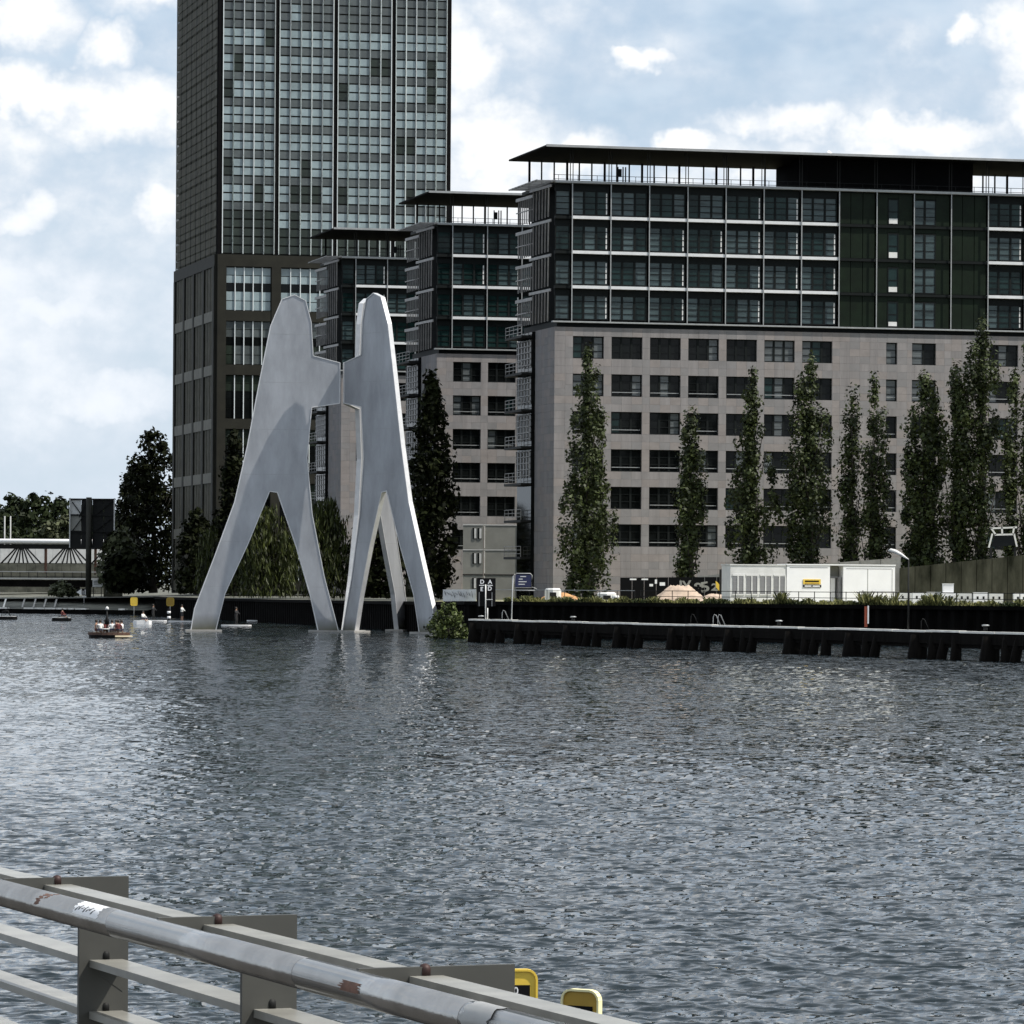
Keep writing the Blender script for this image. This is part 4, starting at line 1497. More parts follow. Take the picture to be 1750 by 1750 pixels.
# blue notice
p2 = on_jetty(876)
s2 = F / p2.y
bs = empty('blue_notice', (p2.x, p2.y - 0.3, ZJ), 0, 'navy notice board in a rounded steel frame on a pale post', 'sign')
z2 = lambda py: W(876, py, p2.y).z - ZJ
x2 = lambda px: (px - 876.0) / s2
piece('board', BLUE, bs, x2(880.5), x2(907.5), 0, 0.05, z2(1003), z2(982))
MB().tube([(x2(879.5), 0.02, z2(1004)), (x2(879.5), 0.02, z2(982)), (x2(882), 0.02, z2(980)), (x2(906), 0.02, z2(980)), (x2(909), 0.02, z2(983)), (x2(909), 0.02, z2(1004.5)), (x2(879), 0.02, z2(1004.5))], 0.035, 8).build('frame', GALV, bs, True)
MB().tube([(x2(874.5), 0.0, -0.05), (x2(876), 0.0, z2(1004)), (x2(876.5), 0.02, z2(985)), (x2(880), 0.02, z2(981.5))], 0.042, 8).build('post', OFFW, bs, True)
MB().tube([(x2(878), 0.02, z2(1009)), (x2(914), 0.02, z2(1009)), (x2(917), 0.02, z2(1006)), (x2(909), 0.02, z2(1003))], 0.03, 6).build('lower_arm', GALV, bs, True)
for k, (a, b_) in enumerate(((889, 899), (886.5, 893), (886, 900), (886, 897))):
    piece('text_line', OFFW, bs, x2(a), x2(b_), -0.008, -0.002, z2(985.2 + k * 4.4) - 0.03, z2(985.2 + k * 4.4) + 0.03)
# lamp on the jetty
p3 = on_jetty(1553)
lamp = empty('street_lamp', (p3.x, p3.y - 0.1, ZJ), 0, 'thin dark lamp post with a pale flat lamp head on the jetty', 'street lamp')
z3 = lambda py: W(1553, py, p3.y).z - ZJ
s3 = F / p3.y
MB().tube([(0, -JN.y * 0 + 0.3, -0.4), (0, 0.3, z3(956))], [0.06, 0.04], 8).build('post', STEELD, lamp, True)
MB().tube([(0, 0.3, z3(956)), (-0.18, 0.3, z3(953)), (-0.45, 0.3, z3(948)), (-0.8, 0.3, z3(943)), (-1.1, 0.3, z3(940.5)), (-1.25, 0.3, z3(941.5))], [0.035, 0.06, 0.10, 0.13, 0.12, 0.03], 10).build('lamp_head', OFFW, lamp, True)
# life buoy holder hanging on the wall, tally post
p4 = Vector((*XY(1478, 322.5), 0))
lb = empty('life_ring_box', (p4.x, p4.y - 1.3, 1.3), 0, 'orange life ring box with a white edge on the quay wall', 'life ring')
piece('box', mat('orange_red', (0.25, 0.05, 0.02), 0.6), lb, -0.12, 0.1, -0.1, 0.15, 0.0, 1.55)
piece('edge', WHITE, lb, 0.1, 0.2, -0.12, 0.0, 0.25, 1.6)

# ------------------------------------------------------------------ quay top things


def quay_D(px):
    u = (px - 875.0) / F
    a, b_ = Vector(XY(800, 352.0)), Vector(XY(1750, 312.0))
    d = b_ - a
    s = (u * a.y - a.x) / (d.x - u * d.y)
    return (a + d * s).y


def on_ground(px, back):
    D = quay_D(px) + back
    x, y = XY(px, D)
    return Vector((x, y, GZ - 0.02))


# fence
fe = empty('quay_fence', (0, 0, 0), 0, 'thin dark railing along the top of the right quay', 'fence')
pts = [(on_ground(px, 2.2)) for px in range(1095, 1800, 27)]
for p in pts:
    MB().tube([(p.x, p.y, GZ - 0.1), (p.x, p.y, GZ + 1.02)], 0.035, 6).build('post', STEELD, fe)
for hh in (1.0, 0.55):
    MB().bar(pts[0] + Vector((0, 0, hh)), pts[-1] + Vector((0, 0, hh)), 0.05).build('rail', STEELD, fe)
fe2 = empty('quay_fence', (0, 0, 0), 0, 'thin pale railing along the quay beside the blue notice', 'fence')
pts = [(on_ground(px, 2.6)) for px in range(845, 1096, 30)]
for p in pts:
    MB().tube([(p.x, p.y, GZ - 0.1), (p.x, p.y, GZ + 1.0)], 0.03, 6).build('post', STEELD, fe2)
MB().bar(pts[0] + Vector((0, 0, 1)), pts[-1] + Vector((0, 0, 1)), 0.05).build('rail', STEEL, fe2)


def white_cabin():
    D = 338.0
    px0, px1 = 1248, 1530
    c = W(px0, 1030, D)
    root = empty('site_cabin', (c.x, D, GZ - 0.02), math.radians(11.0), 'long white site cabin with shuttered left end', 'cabin')
    s = F / D * 0.967
    Lx = (px1 - px0) / s
    Hh = W(1390, 966.5, D).z - GZ
    X = lambda px: (px - px0) / s
    MB().box(X(1248), X(1343), 0.05, 2.9, 0.15, Hh).build('left_unit', OFFW, root)
    MB().box(X(1344), X(1418), 0.0, 2.9, 0.15, Hh + 0.04).build('middle_unit', WHITE, root)
    MB().box(X(1419.5), X(1440), 1.3, 2.9, 0.15, Hh + 0.03).build('recess_back', GREYC, root)
    MB().box(X(1441), X(1530), 0.0, 2.9, 0.15, Hh - 0.02).build('right_unit', WHITE, root)
    piece('roof_trim', WHITE, root, X(1343.5), X(1531), -0.05, 2.95, Hh + 0.05, Hh + 0.14)
    piece('roof_trim', OFFW, root, X(1247), X(1342.5), 0.0, 2.95, Hh + 0.003, Hh + 0.09)
    piece('plinth', CONC, root, X(1250), X(1528), 0.1, 2.8, 0, 0.148)
    for i in range(4):
        x0 = X(1251.5 + i * 23.5)
        wo = empty('window', (x0, 0.05, 0.8))
        wo.parent = root
        w = 20.5 / s
        piece('frame', OFFW, wo, 0, w, -0.05, -0.003, 1.42, 1.55)
        piece('frame', OFFW, wo, 0, w, -0.05, -0.003, -0.1, 0.0)
        for k in range(2):
            piece('shutter', SHUT, wo, 0.03 + k * w / 2, w / 2 - 0.09 + k * w / 2, -0.03, -0.004, 0.02, 1.38)
            piece('jamb', OFFW, wo, w / 2 - 0.085 + k * w / 2, w / 2 + 0.02 + k * w / 2, -0.06, -0.003, 0.001, 1.419)
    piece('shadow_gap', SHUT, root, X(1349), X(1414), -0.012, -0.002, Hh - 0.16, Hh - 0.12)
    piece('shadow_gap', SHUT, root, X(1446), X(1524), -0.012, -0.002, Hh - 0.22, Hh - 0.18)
    for px in (1483, 1525):
        piece('panel_joint', GREYC, root, X(px) - 0.02, X(px) + 0.02, -0.012, -0.002, 0.2, Hh - 0.22)
    do = piece('door', WHITE, root, X(1424), X(1432), 0.9, 0.96, 0.2, 2.1)
    MB().box(X(1419.5), X(1437), 0.85, 1.2, 2.1, 2.25).build('door_canopy', SHUT, root)
    MB().box(X(1435), X(1438.5), 0.3, 1.25, 0.2, 2.2).build('door_frame', SHUT, root)
    b1 = piece('company_board', YEL, root, X(1372), X(1402), -0.05, -0.01, 1.6, 2.0)
    piece('board_text', BLACK, root, X(1375), X(1399), -0.06, -0.051, 1.78, 1.9)
    piece('board_text', YEL2, root, X(1375), X(1399), -0.06, -0.051, 1.64, 1.72)
    piece('number_board', BLACK, root, X(1372), X(1403), -0.05, -0.01, 1.36, 1.55)
    piece('number_strip', WHITE, root, X(1374.5), X(1386), -0.06, -0.051, 1.41, 1.5)
    piece('number_strip', WHITE, root, X(1388), X(1400.5), -0.06, -0.051, 1.41, 1.5)
    for px in (1467, 1506):
        MB().bar((X(px), -0.3, 0), (X(px), -0.3, 1.05), 0.05).build('hand_rail_post', SHUT, root)
    MB().bar((X(1467), -0.3, 1.05), (X(1528), -0.3, 1.05), 0.05).build('hand_rail', SHUT, root)


white_cabin()


def slab_wall(name, label, x0, y0, x1, y1, ybot, D0, D1, mt_, th=0.4, n=6, cat='wall'):
    """panel wall from image column x0 (top y0, depth D0) to x1 (top y1, depth D1)"""
    root = empty(name, (*XY(x0, D0), GZ - 0.05), 0, label, cat)
    o = Vector((*XY(x0, D0), GZ - 0.05))
    for i in range(n):
        qs = []
        for t in (i / n, (i + 1) / n - 0.004):
            px, D = x0 + (x1 - x0) * t, D0 + (D1 - D0) * t
            w = W(px, y0 + (y1 - y0) * t, D)
            qs.append(w - o)
        a, b_ = qs
        v = [(a.x, a.y, 0), (b_.x, b_.y, 0), (b_.x, b_.y + th, 0), (a.x, a.y + th, 0), (a.x, a.y, a.z), (b_.x, b_.y, b_.z), (b_.x, b_.y + th, b_.z), (a.x, a.y + th, a.z)]
        m_ = MB()
        m_.v = v
        m_.f = list(_BOXF)
        m_.m = [0] * 6
        m_.build('wall_panel', mt_, root)
    return root, o


slab_wall('concrete_wall', 'stained mossy concrete ramp wall at the right edge', 1538, 971, 1775, 946, 1010, 360, 356, CONCM, 0.5, 9)
hw, ho = slab_wall('site_hoarding', 'black graffiti hoarding behind the sand heap', 1060, 987, 1246, 986, 1015, 362, 358, BLACK, 0.15, 9)
hw['category'] = 'hoarding'
D_ = 357.5
for t_, px, py, sz in (('I', 1164, 1004, 0.9), ('V', 1174, 1004, 0.9), ('9', 1192, 1011, 1.15), ('5', 1206, 1011, 1.3), ('2', 1221, 1009, 0.9)):
    w_ = W(px, py, D_) - ho
    g_ = text_mesh(t_, sz, GREYC, hw, tuple(w_), 'graffiti_letter', bold=0.03)
    g_.rotation_euler = (math.radians(90), math.radians((px * 7) % 23 - 11), 0)
    g_.scale = (1.25, 0.9, 1)
w_ = W(1232, 1004, D_) - ho
MB().prism([(-0.45, 0.55), (-0.4, 0.0), (0.0, -0.45), (-0.42, -1.0), (-0.3, -1.05), (0.3, -0.35), (0.95, 0.5), (0.6, 0.35), (0.35, 0.55), (0.1, 0.5), (-0.1, 0.2), (-0.3, 0.45)], w_, (1, 0, 0), (0, 0, 1), 0.03).build('graffiti_arrow', YEL, hw)
for (px, py, a, b_) in ((1082, 990, 0.55, 0.12), (1102, 990, 0.55, 0.12), (1121, 994, 0.18, 0.35), (1132, 998, 0.45, 0.28), (1113, 1000, 0.3, 0.2)):
    w_ = W(px, py, D_ + 1.5) - ho
    piece('pasted_sheet', WHITE, hw, w_.x - a / 2, w_.x + a / 2, w_.y - 0.0, w_.y + 0.03, w_.z - b_ / 2, w_.z + b_ / 2)
slab_wall('dark_shed', 'small dark shed at the left end of the white cabin', 1231, 973, 1247, 973, 1015, 352, 352, STEELD, 1.6, 2, 'shed')
slab_wall('ramp_parapet', 'pale sloping ramp edge between the poplars', 1193, 985, 1246, 979.5, 1015, 364, 363, CONC, 0.3, 3)
slab_wall('ramp_parapet', 'pale sloping ramp edge above the white cabin', 1330, 969, 1540, 953, 1015, 363, 361, CONC, 0.3, 6)
slab_wall('banner_fence', 'black and white patterned fence panels left of the letter sign', 757, 1007.5, 814, 1007, 1026, 364, 358, OFFW, 0.08, 4)
bf = bpy.data.objects['banner_fence']
for i in range(11):
    w0 = W(759 + i * 4.7, 1010 + (i * 7) % 5, 363.5 - i * 0.55) - bf.location
    w1 = W(764 + i * 4.4, 1022 - (i * 5) % 7, 363.5 - i * 0.55) - bf.location
    MB().bar(w0, w1, 0.03, 0.16 + 0.05 * (i % 3), up=(0, 1, 0)).build('pattern_stroke', BLACK, bf)

# stacked grey site offices in front of the middle block
ROW = 'stacked grey site offices'
names = ['top', 'middle', 'bottom']
for lv in range(3):
    for k in range(2):
        D = 428.0
        x0 = 791 + k * 36 if k == 0 else 827
        x1 = 826 if k == 0 else 892
        a = W(x0, 975, D)
        w = (x1 - x0) / (F / D)
        zb = GZ - 0.02 + (2 - lv) * 2.5
        rt = empty('site_office', (a.x, D + 0.3 * k, zb), 0, ['windowed grey site office, ', 'blank grey site office, '][k] + ['topmost of its stack', 'middle of its stack', 'lowest of its stack'][lv], 'cabin', ROW)
        piece('body', GREYC, rt, 0, w - 0.04, 0, 6, 0, 2.42)
        piece('top_rail', OFFW if lv < 2 else STEELD, rt, -0.02, w - 0.02, -0.04, 0.1, 2.36, 2.46)
        if k == 0:
            for j in range(2):
                wo = piece('window', FRAME, rt, 0.95 + j * 0.52, 1.35 + j * 0.52, -0.05, -0.003, 1.0, 2.1)
                piece('shutter', OFFW, rt, 1.12 + j * 0.52, 1.33 + j * 0.52, -0.08, -0.052, 1.05, 2.06)
        else:
            piece('corner_post', OFFW, rt, 0.0, 0.1, -0.05, -0.003, 0.05, 2.3)
            piece('corner_post', OFFW, rt, w - 0.5, w - 0.4, -0.05, -0.003, 0.05, 2.3)
# sand heap
c = on_ground(1163, 16)


def mound(name, label, c, rx, ry, h, mt_, cat, seed, flat=0.55):
    rg = np.random.default_rng(seed)
    n, m_ = 28, 10
    v, f = [(0, 0, h)], []
    for j in range(1, m_ + 1):
        t = j / m_
        hh = h * (1 - np.clip((t - flat * 0.6) / (1 - flat * 0.6), 0, 1) ** 1.05)
        for i in range(n):
            a = 2 * math.pi * i / n
            r = t * (1 + 0.08 * math.sin(3 * a + seed) + 0.05 * math.sin(7 * a))
            v.append((math.cos(a) * rx * r, math.sin(a) * ry * r, max(-0.02, hh + rg.normal() * 0.045 * h * (t < 0.98) if t < 0.98 else -0.05)))
    for i in range(n):
        f.append((0, 1 + i, 1 + (i + 1) % n))
    for j in range(m_ - 1):
        for i in range(n):
            f.append((1 + j * n + i, 1 + (j + 1) * n + i, 1 + (j + 1) * n + (i + 1) % n, 1 + j * n + (i + 1) % n))
    me = bpy.data.meshes.new(name)
    me.from_pydata(v, [], f)
    me.materials.append(mt_)
    for p in me.polygons:
        p.use_smooth = True
    o = link(name, me, None, tuple(c))
    return tag(o, label, cat)


mound('sand_heap', 'flat topped heap of pale sand beside the graffiti hoarding', c, 2.5, 2.2, 1.36, SANDM, 'sand heap', 4, 0.55)
mound('sand_heap', 'low spread of pale sand left of the white cabin', on_ground(1222, 14), 2.2, 2.0, 0.75, SANDM, 'sand heap', 5, 0.3)
mound('board_heap', 'low heap of orange brown boards beside the blue notice', on_ground(958, 12), 2.3, 1.4, 0.75, WOODO, 'rubble heap', 6, 0.3)
# generator box, white tanks
for i, (px, w, h, back, lb) in enumerate(((945, 1.1, 1.15, 9, 'pale machine box with dark grille beside the board heap'), (1037, 1.25, 0.85, 6, 'pale round cornered box near the widest poplar'), (1052, 0.5, 0.6, 5, 'tiny white tank beside the pale box'))):
    c = on_ground(px, back)
    r_ = empty('machine_box', tuple(c), 0, lb, 'machine')
    MB().tube([(0, 0, 0), (0, 0, h * 0.15), (0, 0, h * 0.85), (0, 0, h)], [w * 0.55, w * 0.62, w * 0.62, w * 0.5], 8).build('casing', OFFW, r_)
    piece('skid', STEELD, r_, -w * 0.5, w * 0.5, -w * 0.4, w * 0.4, -0.05, -0.003)
    piece('grille', STEELD, r_, -w * 0.25, w * 0.25, -w * 0.68, -w * 0.56, h * 0.3, h * 0.7)
# white concrete blocks in a row
for i, px in enumerate((1548, 1572, 1597, 1622, 1649, 1676, 1703, 1745)):
    c = on_ground(px, 9)
    s = F / c.y
    r_ = empty('concrete_block', tuple(c), 0, ['first white block right of the cabin', 'second white block right of the cabin', 'third white block right of the cabin', 'fourth white block right of the cabin', 'fifth white block right of the cabin', 'sixth white block right of the cabin', 'seventh white block right of the cabin', 'white block cut off at the right edge'][i], 'block', 'white blocks on the right quay')
    wd = 23.5 / s
    MB().box(-wd / 2, wd / 2, 0, 0.8, 0, 0.98 + 0.04 * (i % 3)).build('block', WHITE if i % 2 else OFFW, r_)
    piece('lifting_slot', STEELD, r_, -0.3, -0.15, -0.01, -0.002, 0.55, 0.75)
    piece('lifting_slot', STEELD, r_, 0.15, 0.3, -0.01, -0.002, 0.55, 0.75)
c = on_ground(1621, 9.1)
bx = empty('equipment_box', (c.x, c.y, GZ + 1.02), 0, 'white square box standing on the white blocks', 'box')
MB().box(-0.4, 0.4, 0.05, 0.75, 0.0, 0.62).build('casing', WHITE, bx)
piece('lid', OFFW, bx, -0.43, 0.43, 0.02, 0.78, 0.622, 0.68)
# glazed frame on the wall
c = W(1712, 935, 358)
gf = empty('glazed_frame', (c.x, 357.9, GZ), 0, 'white framed dark cab like glazing above the concrete wall', 'glazing')
z5 = lambda py: W(1712, py, 358).z - GZ
x5 = lambda px: (px - 1712) / (F / 358.0)
MB().prism([(x5(1694), z5(935)), (x5(1736), z5(932)), (x5(1732), z5(914)), (x5(1700), z5(915))], (0, 0.3, 0), (1, 0, 0), (0, 0, 1), 0.08).build('pane', GL_D, gf)
for a, b_ in (((1690, 936), (1696, 912)), ((1738, 934), (1733, 912)), ((1694, 903), (1738, 901)), ((1700, 914), (1733, 913)), ((1713, 913), (1712, 901)), ((1731, 913), (1733, 901)), ((1694, 903), (1702, 914))):
    MB().bar((x5(a[0]), 0.2, z5(a[1])), (x5(b_[0]), 0.2, z5(b_[1])), 0.14, 0.14).build('bar', OFFW, gf)
for px in (1694, 1735):
    MB().bar((x5(px), 0.3, 0.0), (x5(px), 0.3, z5(935)), 0.2, 0.2).build('prop', STEELD, gf)


def weeds():
    rg = np.random.default_rng(9)
    n = 26000
    px = 862 + rg.random(n) * 960
    dens = 0.5 + 0.5 * np.sin(px * 0.031 + 1) * np.sin(px * 0.083) + 0.25 * np.sin(px * 0.21)
    keep = rg.random(n) < np.clip(dens + 0.35, 0.08, 1)
    px = px[keep]
    n = len(px)
    u = (px - 875) / F
    a, b_ = np.array(XY(800, 352.0)), np.array(XY(1750, 312.0))
    d = b_ - a
    s = (u * a[1] - a[0]) / (d[0] - u * d[1])
    base = a[None] + d[None] * s[:, None]
    back = 0.35 + rg.random(n) ** 1.5 * 4.0
    D = base[:, 1] + back
    P = np.stack([u * D, D, np.full(n, GZ - 0.02)], -1)
    clump = 0.5 + 0.5 * np.sin(px * 0.07 + 2) * np.sin(px * 0.19)
    tall = ((px > 1470) & (px < 1530)) | ((px > 1580) & (px < 1625)) | ((px > 1330) & (px < 1352))
    h = (0.07 + 0.42 * rg.random(n) ** 1.6 * (0.3 + clump)) * np.where(tall, 1.9, 1.0)
    ang = rg.random(n) * 6.283
    w = 0.02 + 0.05 * rg.random(n)
    A = np.stack([np.cos(ang) * w, np.sin(ang) * w, np.zeros(n)], -1)
    lean = rg.normal(size=(n, 3)) * np.array([0.14, 0.14, 0]) * (h[:, None] / 0.35)
    T = P + np.stack([np.zeros(n), np.zeros(n), h], -1) + lean
    V = np.stack([P - A, P + A, T + A * 0.9, T - A * 0.9], 1).reshape(-1, 3)
    Q = np.arange(n * 4).reshape(-1, 4)
    tint = np.clip(0.1 + 0.5 * rg.random(n) + 0.35 * np.sin(px * 0.05) * (h < 0.4), 0, 1)
    o = link('weeds', fast_mesh('weeds', V, Q, GRASSM, np.repeat(tint, 4)))
    tag(o, 'green and straw coloured weeds along the top of the right quay', 'weeds', None, 'stuff')


weeds()

# ------------------------------------------------------------------ people and craft


def cloth(name, bands):
    """clothing by body height: list of (z, colour) from feet up"""
    mt = bpy.data.materials.new(name)
    mt.use_nodes = True
    N, L = mt.node_tree.nodes, mt.node_tree.links
    p = N['Principled BSDF']
    p.inputs['Roughness'].default_value = 0.75
    tc = N.new('ShaderNodeTexCoord')
    sp = N.new('ShaderNodeSeparateXYZ')
    L.new(tc.outputs['Object'], sp.inputs[0])
    mr = N.new('ShaderNodeMapRange')
    mr.inputs['From Max'].default_value = 2.0
    L.new(sp.outputs[2], mr.inputs['Value'])
    r = N.new('ShaderNodeValToRGB')
    r.color_ramp.interpolation = 'CONSTANT'
    e = r.color_ramp.elements
    while len(e) > 1:
        e.remove(e[-1])
    e[0].position = 0
    e[0].color = bands[0][1] + (1,)
    for zz, c in bands[1:]:
        q = e.new(zz / 2.0)
        q.color = c + (1,)
    L.new(mr.outputs[0], r.inputs[0])
    L.new(r.outputs[0], p.inputs['Base Color'])
    return mt


def person(label, loc, rz, pose, bands, hair=(0.02, 0.015, 0.01), group=None):
    root = empty('person', loc, rz, label, 'person', group)
    if pose == 'stand':
        J = {'pel': (0, 0, .95), 'chest': (0, -.02, 1.28), 'neck': (0, 0, 1.48), 'head': (0, -.02, 1.64), 'crown': (0, -.01, 1.74),
             'sl': (.19, 0, 1.42), 'el': (.27, -.12, 1.18), 'hl': (.16, -.34, 1.08), 'sr': (-.19, 0, 1.42), 'er': (-.27, -.12, 1.2), 'hr': (-.1, -.36, 1.2),
             'kl': (.12, -.05, .5), 'fl': (.13, 0, .08), 'tl': (.14, -.14, .04), 'kr': (-.12, -.05, .5), 'fr': (-.13, 0, .08), 'tr': (-.14, -.14, .04), 'hpl': (.1, 0, .9), 'hpr': (-.1, 0, .9)}
    else:
        J = {'pel': (0, 0, .16), 'chest': (0, -.06, .48), 'neck': (0, -.06, .68), 'head': (0, -.1, .84), 'crown': (0, -.09, .94),
             'sl': (.19, -.05, .62), 'el': (.27, -.18, .38), 'hl': (.17, -.4, .34), 'sr': (-.19, -.05, .62), 'er': (-.27, -.18, .38), 'hr': (-.17, -.4, .36),
             'kl': (.15, -.42, .30), 'fl': (.15, -.52, -.06), 'tl': (.15, -.66, -.1), 'kr': (-.15, -.42, .30), 'fr': (-.15, -.52, -.06), 'tr': (-.15, -.66, -.1), 'hpl': (.1, -.03, .15), 'hpr': (-.1, -.03, .15)}
    R = {'pel': .15, 'chest': .155, 'neck': .06, 'head': .095, 'crown': .07, 'sl': .07, 'el': .048, 'hl': .04, 'sr': .07, 'er': .048, 'hr': .04,
         'kl': .065, 'fl': .045, 'tl': .04, 'kr': .065, 'fr': .045, 'tr': .04, 'hpl': .1, 'hpr': .1}
    E = [('pel', 'chest'), ('chest', 'neck'), ('neck', 'head'), ('head', 'crown'), ('chest', 'sl'), ('sl', 'el'), ('el', 'hl'), ('chest', 'sr'), ('sr', 'er'), ('er', 'hr'),
         ('pel', 'hpl'), ('hpl', 'kl'), ('kl', 'fl'), ('fl', 'tl'), ('pel', 'hpr'), ('hpr', 'kr'), ('kr', 'fr'), ('fr', 'tr')]
    ks = list(J)
    me = bpy.data.meshes.new('body')
    me.from_pydata([J[k] for k in ks], [(ks.index(a), ks.index(b_)) for a, b_ in E], [])
    o = link('body', me, root)
    sk = o.modifiers.new('skin', 'SKIN')
    for i, k in enumerate(ks):
        me.skin_vertices[0].data[i].radius = (R[k], R[k])
        me.skin_vertices[0].data[i].use_root = (k == 'pel')
    sk.use_smooth_shade = True
    ss = o.modifiers.new('sub', 'SUBSURF')
    ss.levels = ss.render_levels = 1
    me.materials.append(bands)
    hd = J['head']
    hb = MB().tube([(hd[0], hd[1] + .03, hd[2] - .06), (hd[0], hd[1] + .03, hd[2] + .04), (hd[0], hd[1] + .02, hd[2] + .11), (hd[0], hd[1] + .02, hd[2] + .16)], [.09, .115, .095, .03], 10)
    hb.build('hair', mat('hair_%02d' % int(hair[0] * 100), hair, 0.6), root, True)
    return root


SKN = (0.42, 0.25, 0.17)
C_WHITE = cloth('white_top', [(0, SKN), (0.13, (0.05, 0.05, 0.08)), (0.3, (0.75, 0.74, 0.70)), (0.66, SKN)])
C_SKIN = cloth('bare_top', [(0, SKN), (0.12, (0.10, 0.03, 0.03)), (0.28, SKN)])
C_RED = cloth('dark_red_top', [(0, SKN), (0.13, (0.03, 0.03, 0.04)), (0.28, (0.16, 0.04, 0.035)), (0.66, SKN)])
C_SW = cloth('white_shirt_standing', [(0, SKN), (0.5, (0.03, 0.03, 0.035)), (1.0, (0.75, 0.75, 0.72)), (1.46, SKN)])
C_SD = cloth('dark_shirt_standing', [(0, (0.02, 0.02, 0.02)), (1.0, (0.018, 0.018, 0.02)), (1.46, SKN)])


def raft():
    c = W(186, 1088, 330.0)
    root = empty('round_raft', (c.x, 330.0, -0.12), 0, 'low wooden party raft with a mast at its centre', 'boat')
    n = 24
    b = MB()
    poly = [(1.55 * math.cos(2 * math.pi * i / n), 1.2 * math.sin(2 * math.pi * i / n)) for i in range(n)]
    b.prism(poly, (0, 0, 0.17), (1, 0, 0), (0, 1, 0), 0.34)
    b.build('hull', BLACK, root)
    rim = MB()
    for i in range(n):
        a, d = poly[i], poly[(i + 1) % n]
        rim.bar((a[0], a[1], 0.45), (d[0], d[1], 0.45), 0.16, 0.2)
    rim.build('gunwale', mat('varnished_wood', (0.07, 0.035, 0.022), 0.6), root)
    MB().prism([(0.6, -1.25), (1.9, -0.75), (1.7, -0.2), (0.6, -0.5)], (0, 0, 0.26), (1, 0, 0), (0, 1, 0), 0.12).build('foredeck', mat('cream_deck', (0.65, 0.55, 0.38), 0.6), root)
    for i in range(6):
        piece('seat', mat('cream_deck', (0.65, 0.55, 0.38)), root, -1.25 + i * 0.42, -0.87 + i * 0.42, 0.25, 0.7, 0.342, 0.56)
    MB().tube([(-0.15, 0, 0.3), (-0.15, 0, 2.45)], [0.06, 0.05], 8).build('mast', STEELD, root, True)
    MB().tube([(-0.15, 0, 0.75), (-0.15, 0, 0.8), (-0.15, 0, 0.85)], [0.45, 0.5, 0.45], 14).build('table', OFFW, root, True)
    MB().tube([(-0.15, 0, 1.15), (-0.15, 0, 1.5), (-0.15, 0, 1.9)], [0.2, 0.16, 0.05], 8).build('folded_canopy', BLACK, root, True)
    MB().tube([(-0.15, 0, 2.3), (-0.15, 0, 2.45), (-0.15, 0, 2.55)], [0.16, 0.13, 0.03], 10).build('mast_top', OFFW, root, True)
    spots = [(-0.62, -0.35, 200, C_WHITE, 'seated person in white, left of the raft mast'), (-1.05, 0.05, 95, C_SKIN, 'bare chested person at the left end of the raft'),
             (0.28, -0.4, 185, C_WHITE, 'seated person in a white top, right of the raft mast'), (1.05, -0.15, 250, C_WHITE, 'seated person in white at the right end of the raft'),
             (-0.35, 0.6, 10, C_RED, 'seated person in dark red behind the mast'), (0.55, 0.55, -20, C_SKIN, 'bare chested person at the back of the raft'), (0.75, -0.55, 160, C_RED, 'crouched person in dark red at the raft front')]
    for x, y, a, m_, lb in spots:
        person(lb, (c.x + x, 330.0 + y, 0.43), math.radians(a), 'sit', m_, group='people on the raft')


raft()


def paddler(px, py, label, blabel, cl, rz=0.0, kneel=False):
    D = EYE * F / (py - (HY + (px - 875) * ROLL))
    x, y = XY(px, D)
    bd = empty('paddle_board', (x, y, 0.02), rz, blabel, 'paddle board', 'paddle boards by the quay')
    poly = [(1.55, 0), (1.25, 0.24), (0.5, 0.36), (-0.7, 0.36), (-1.35, 0.24), (-1.5, 0), (-1.35, -0.24), (-0.7, -0.36), (0.5, -0.36), (1.25, -0.24)]
    MB().prism(poly, (0, 0, 0.06), (1, 0, 0), (0, 1, 0), 0.12).build('board', WHITE, bd)
    MB().prism([(q[0] * 0.7, q[1] * 0.8) for q in poly], (0, 0, 0.127), (1, 0, 0), (0, 1, 0), 0.008).build('foot_pad', GREYC, bd)
    ph = person(label, (x, y, 0.13 if not kneel else 0.25), rz + math.radians(60), 'sit' if kneel else 'stand', cl, group='paddlers by the quay')
    pd = MB().tube([(x - 0.25, y - 0.25, 0.25), (x - 0.05, y - 0.42, 1.75)], 0.02, 6)
    po = pd.build('paddle', STEELD)
    tag(po, 'paddle held by the ' + label, 'paddle', 'paddles')
    return bd


paddler(311, 1063, 'standing paddler in a white shirt left of the sculpture', 'white paddle board under the white shirted paddler', C_SW)
paddler(262, 1062, 'dark clothed standing paddler behind the raft', 'white paddle board under the dark paddler near the yellow sign', C_SD)
paddler(404, 1070, 'dark standing paddler just right of the left plate foot', 'white paddle board beside the left plate foot', C_SD)
paddler(444, 1062, 'kneeling paddler in white behind the sculpture', 'small white paddle board behind the sculpture', C_WHITE, 0.3, True)


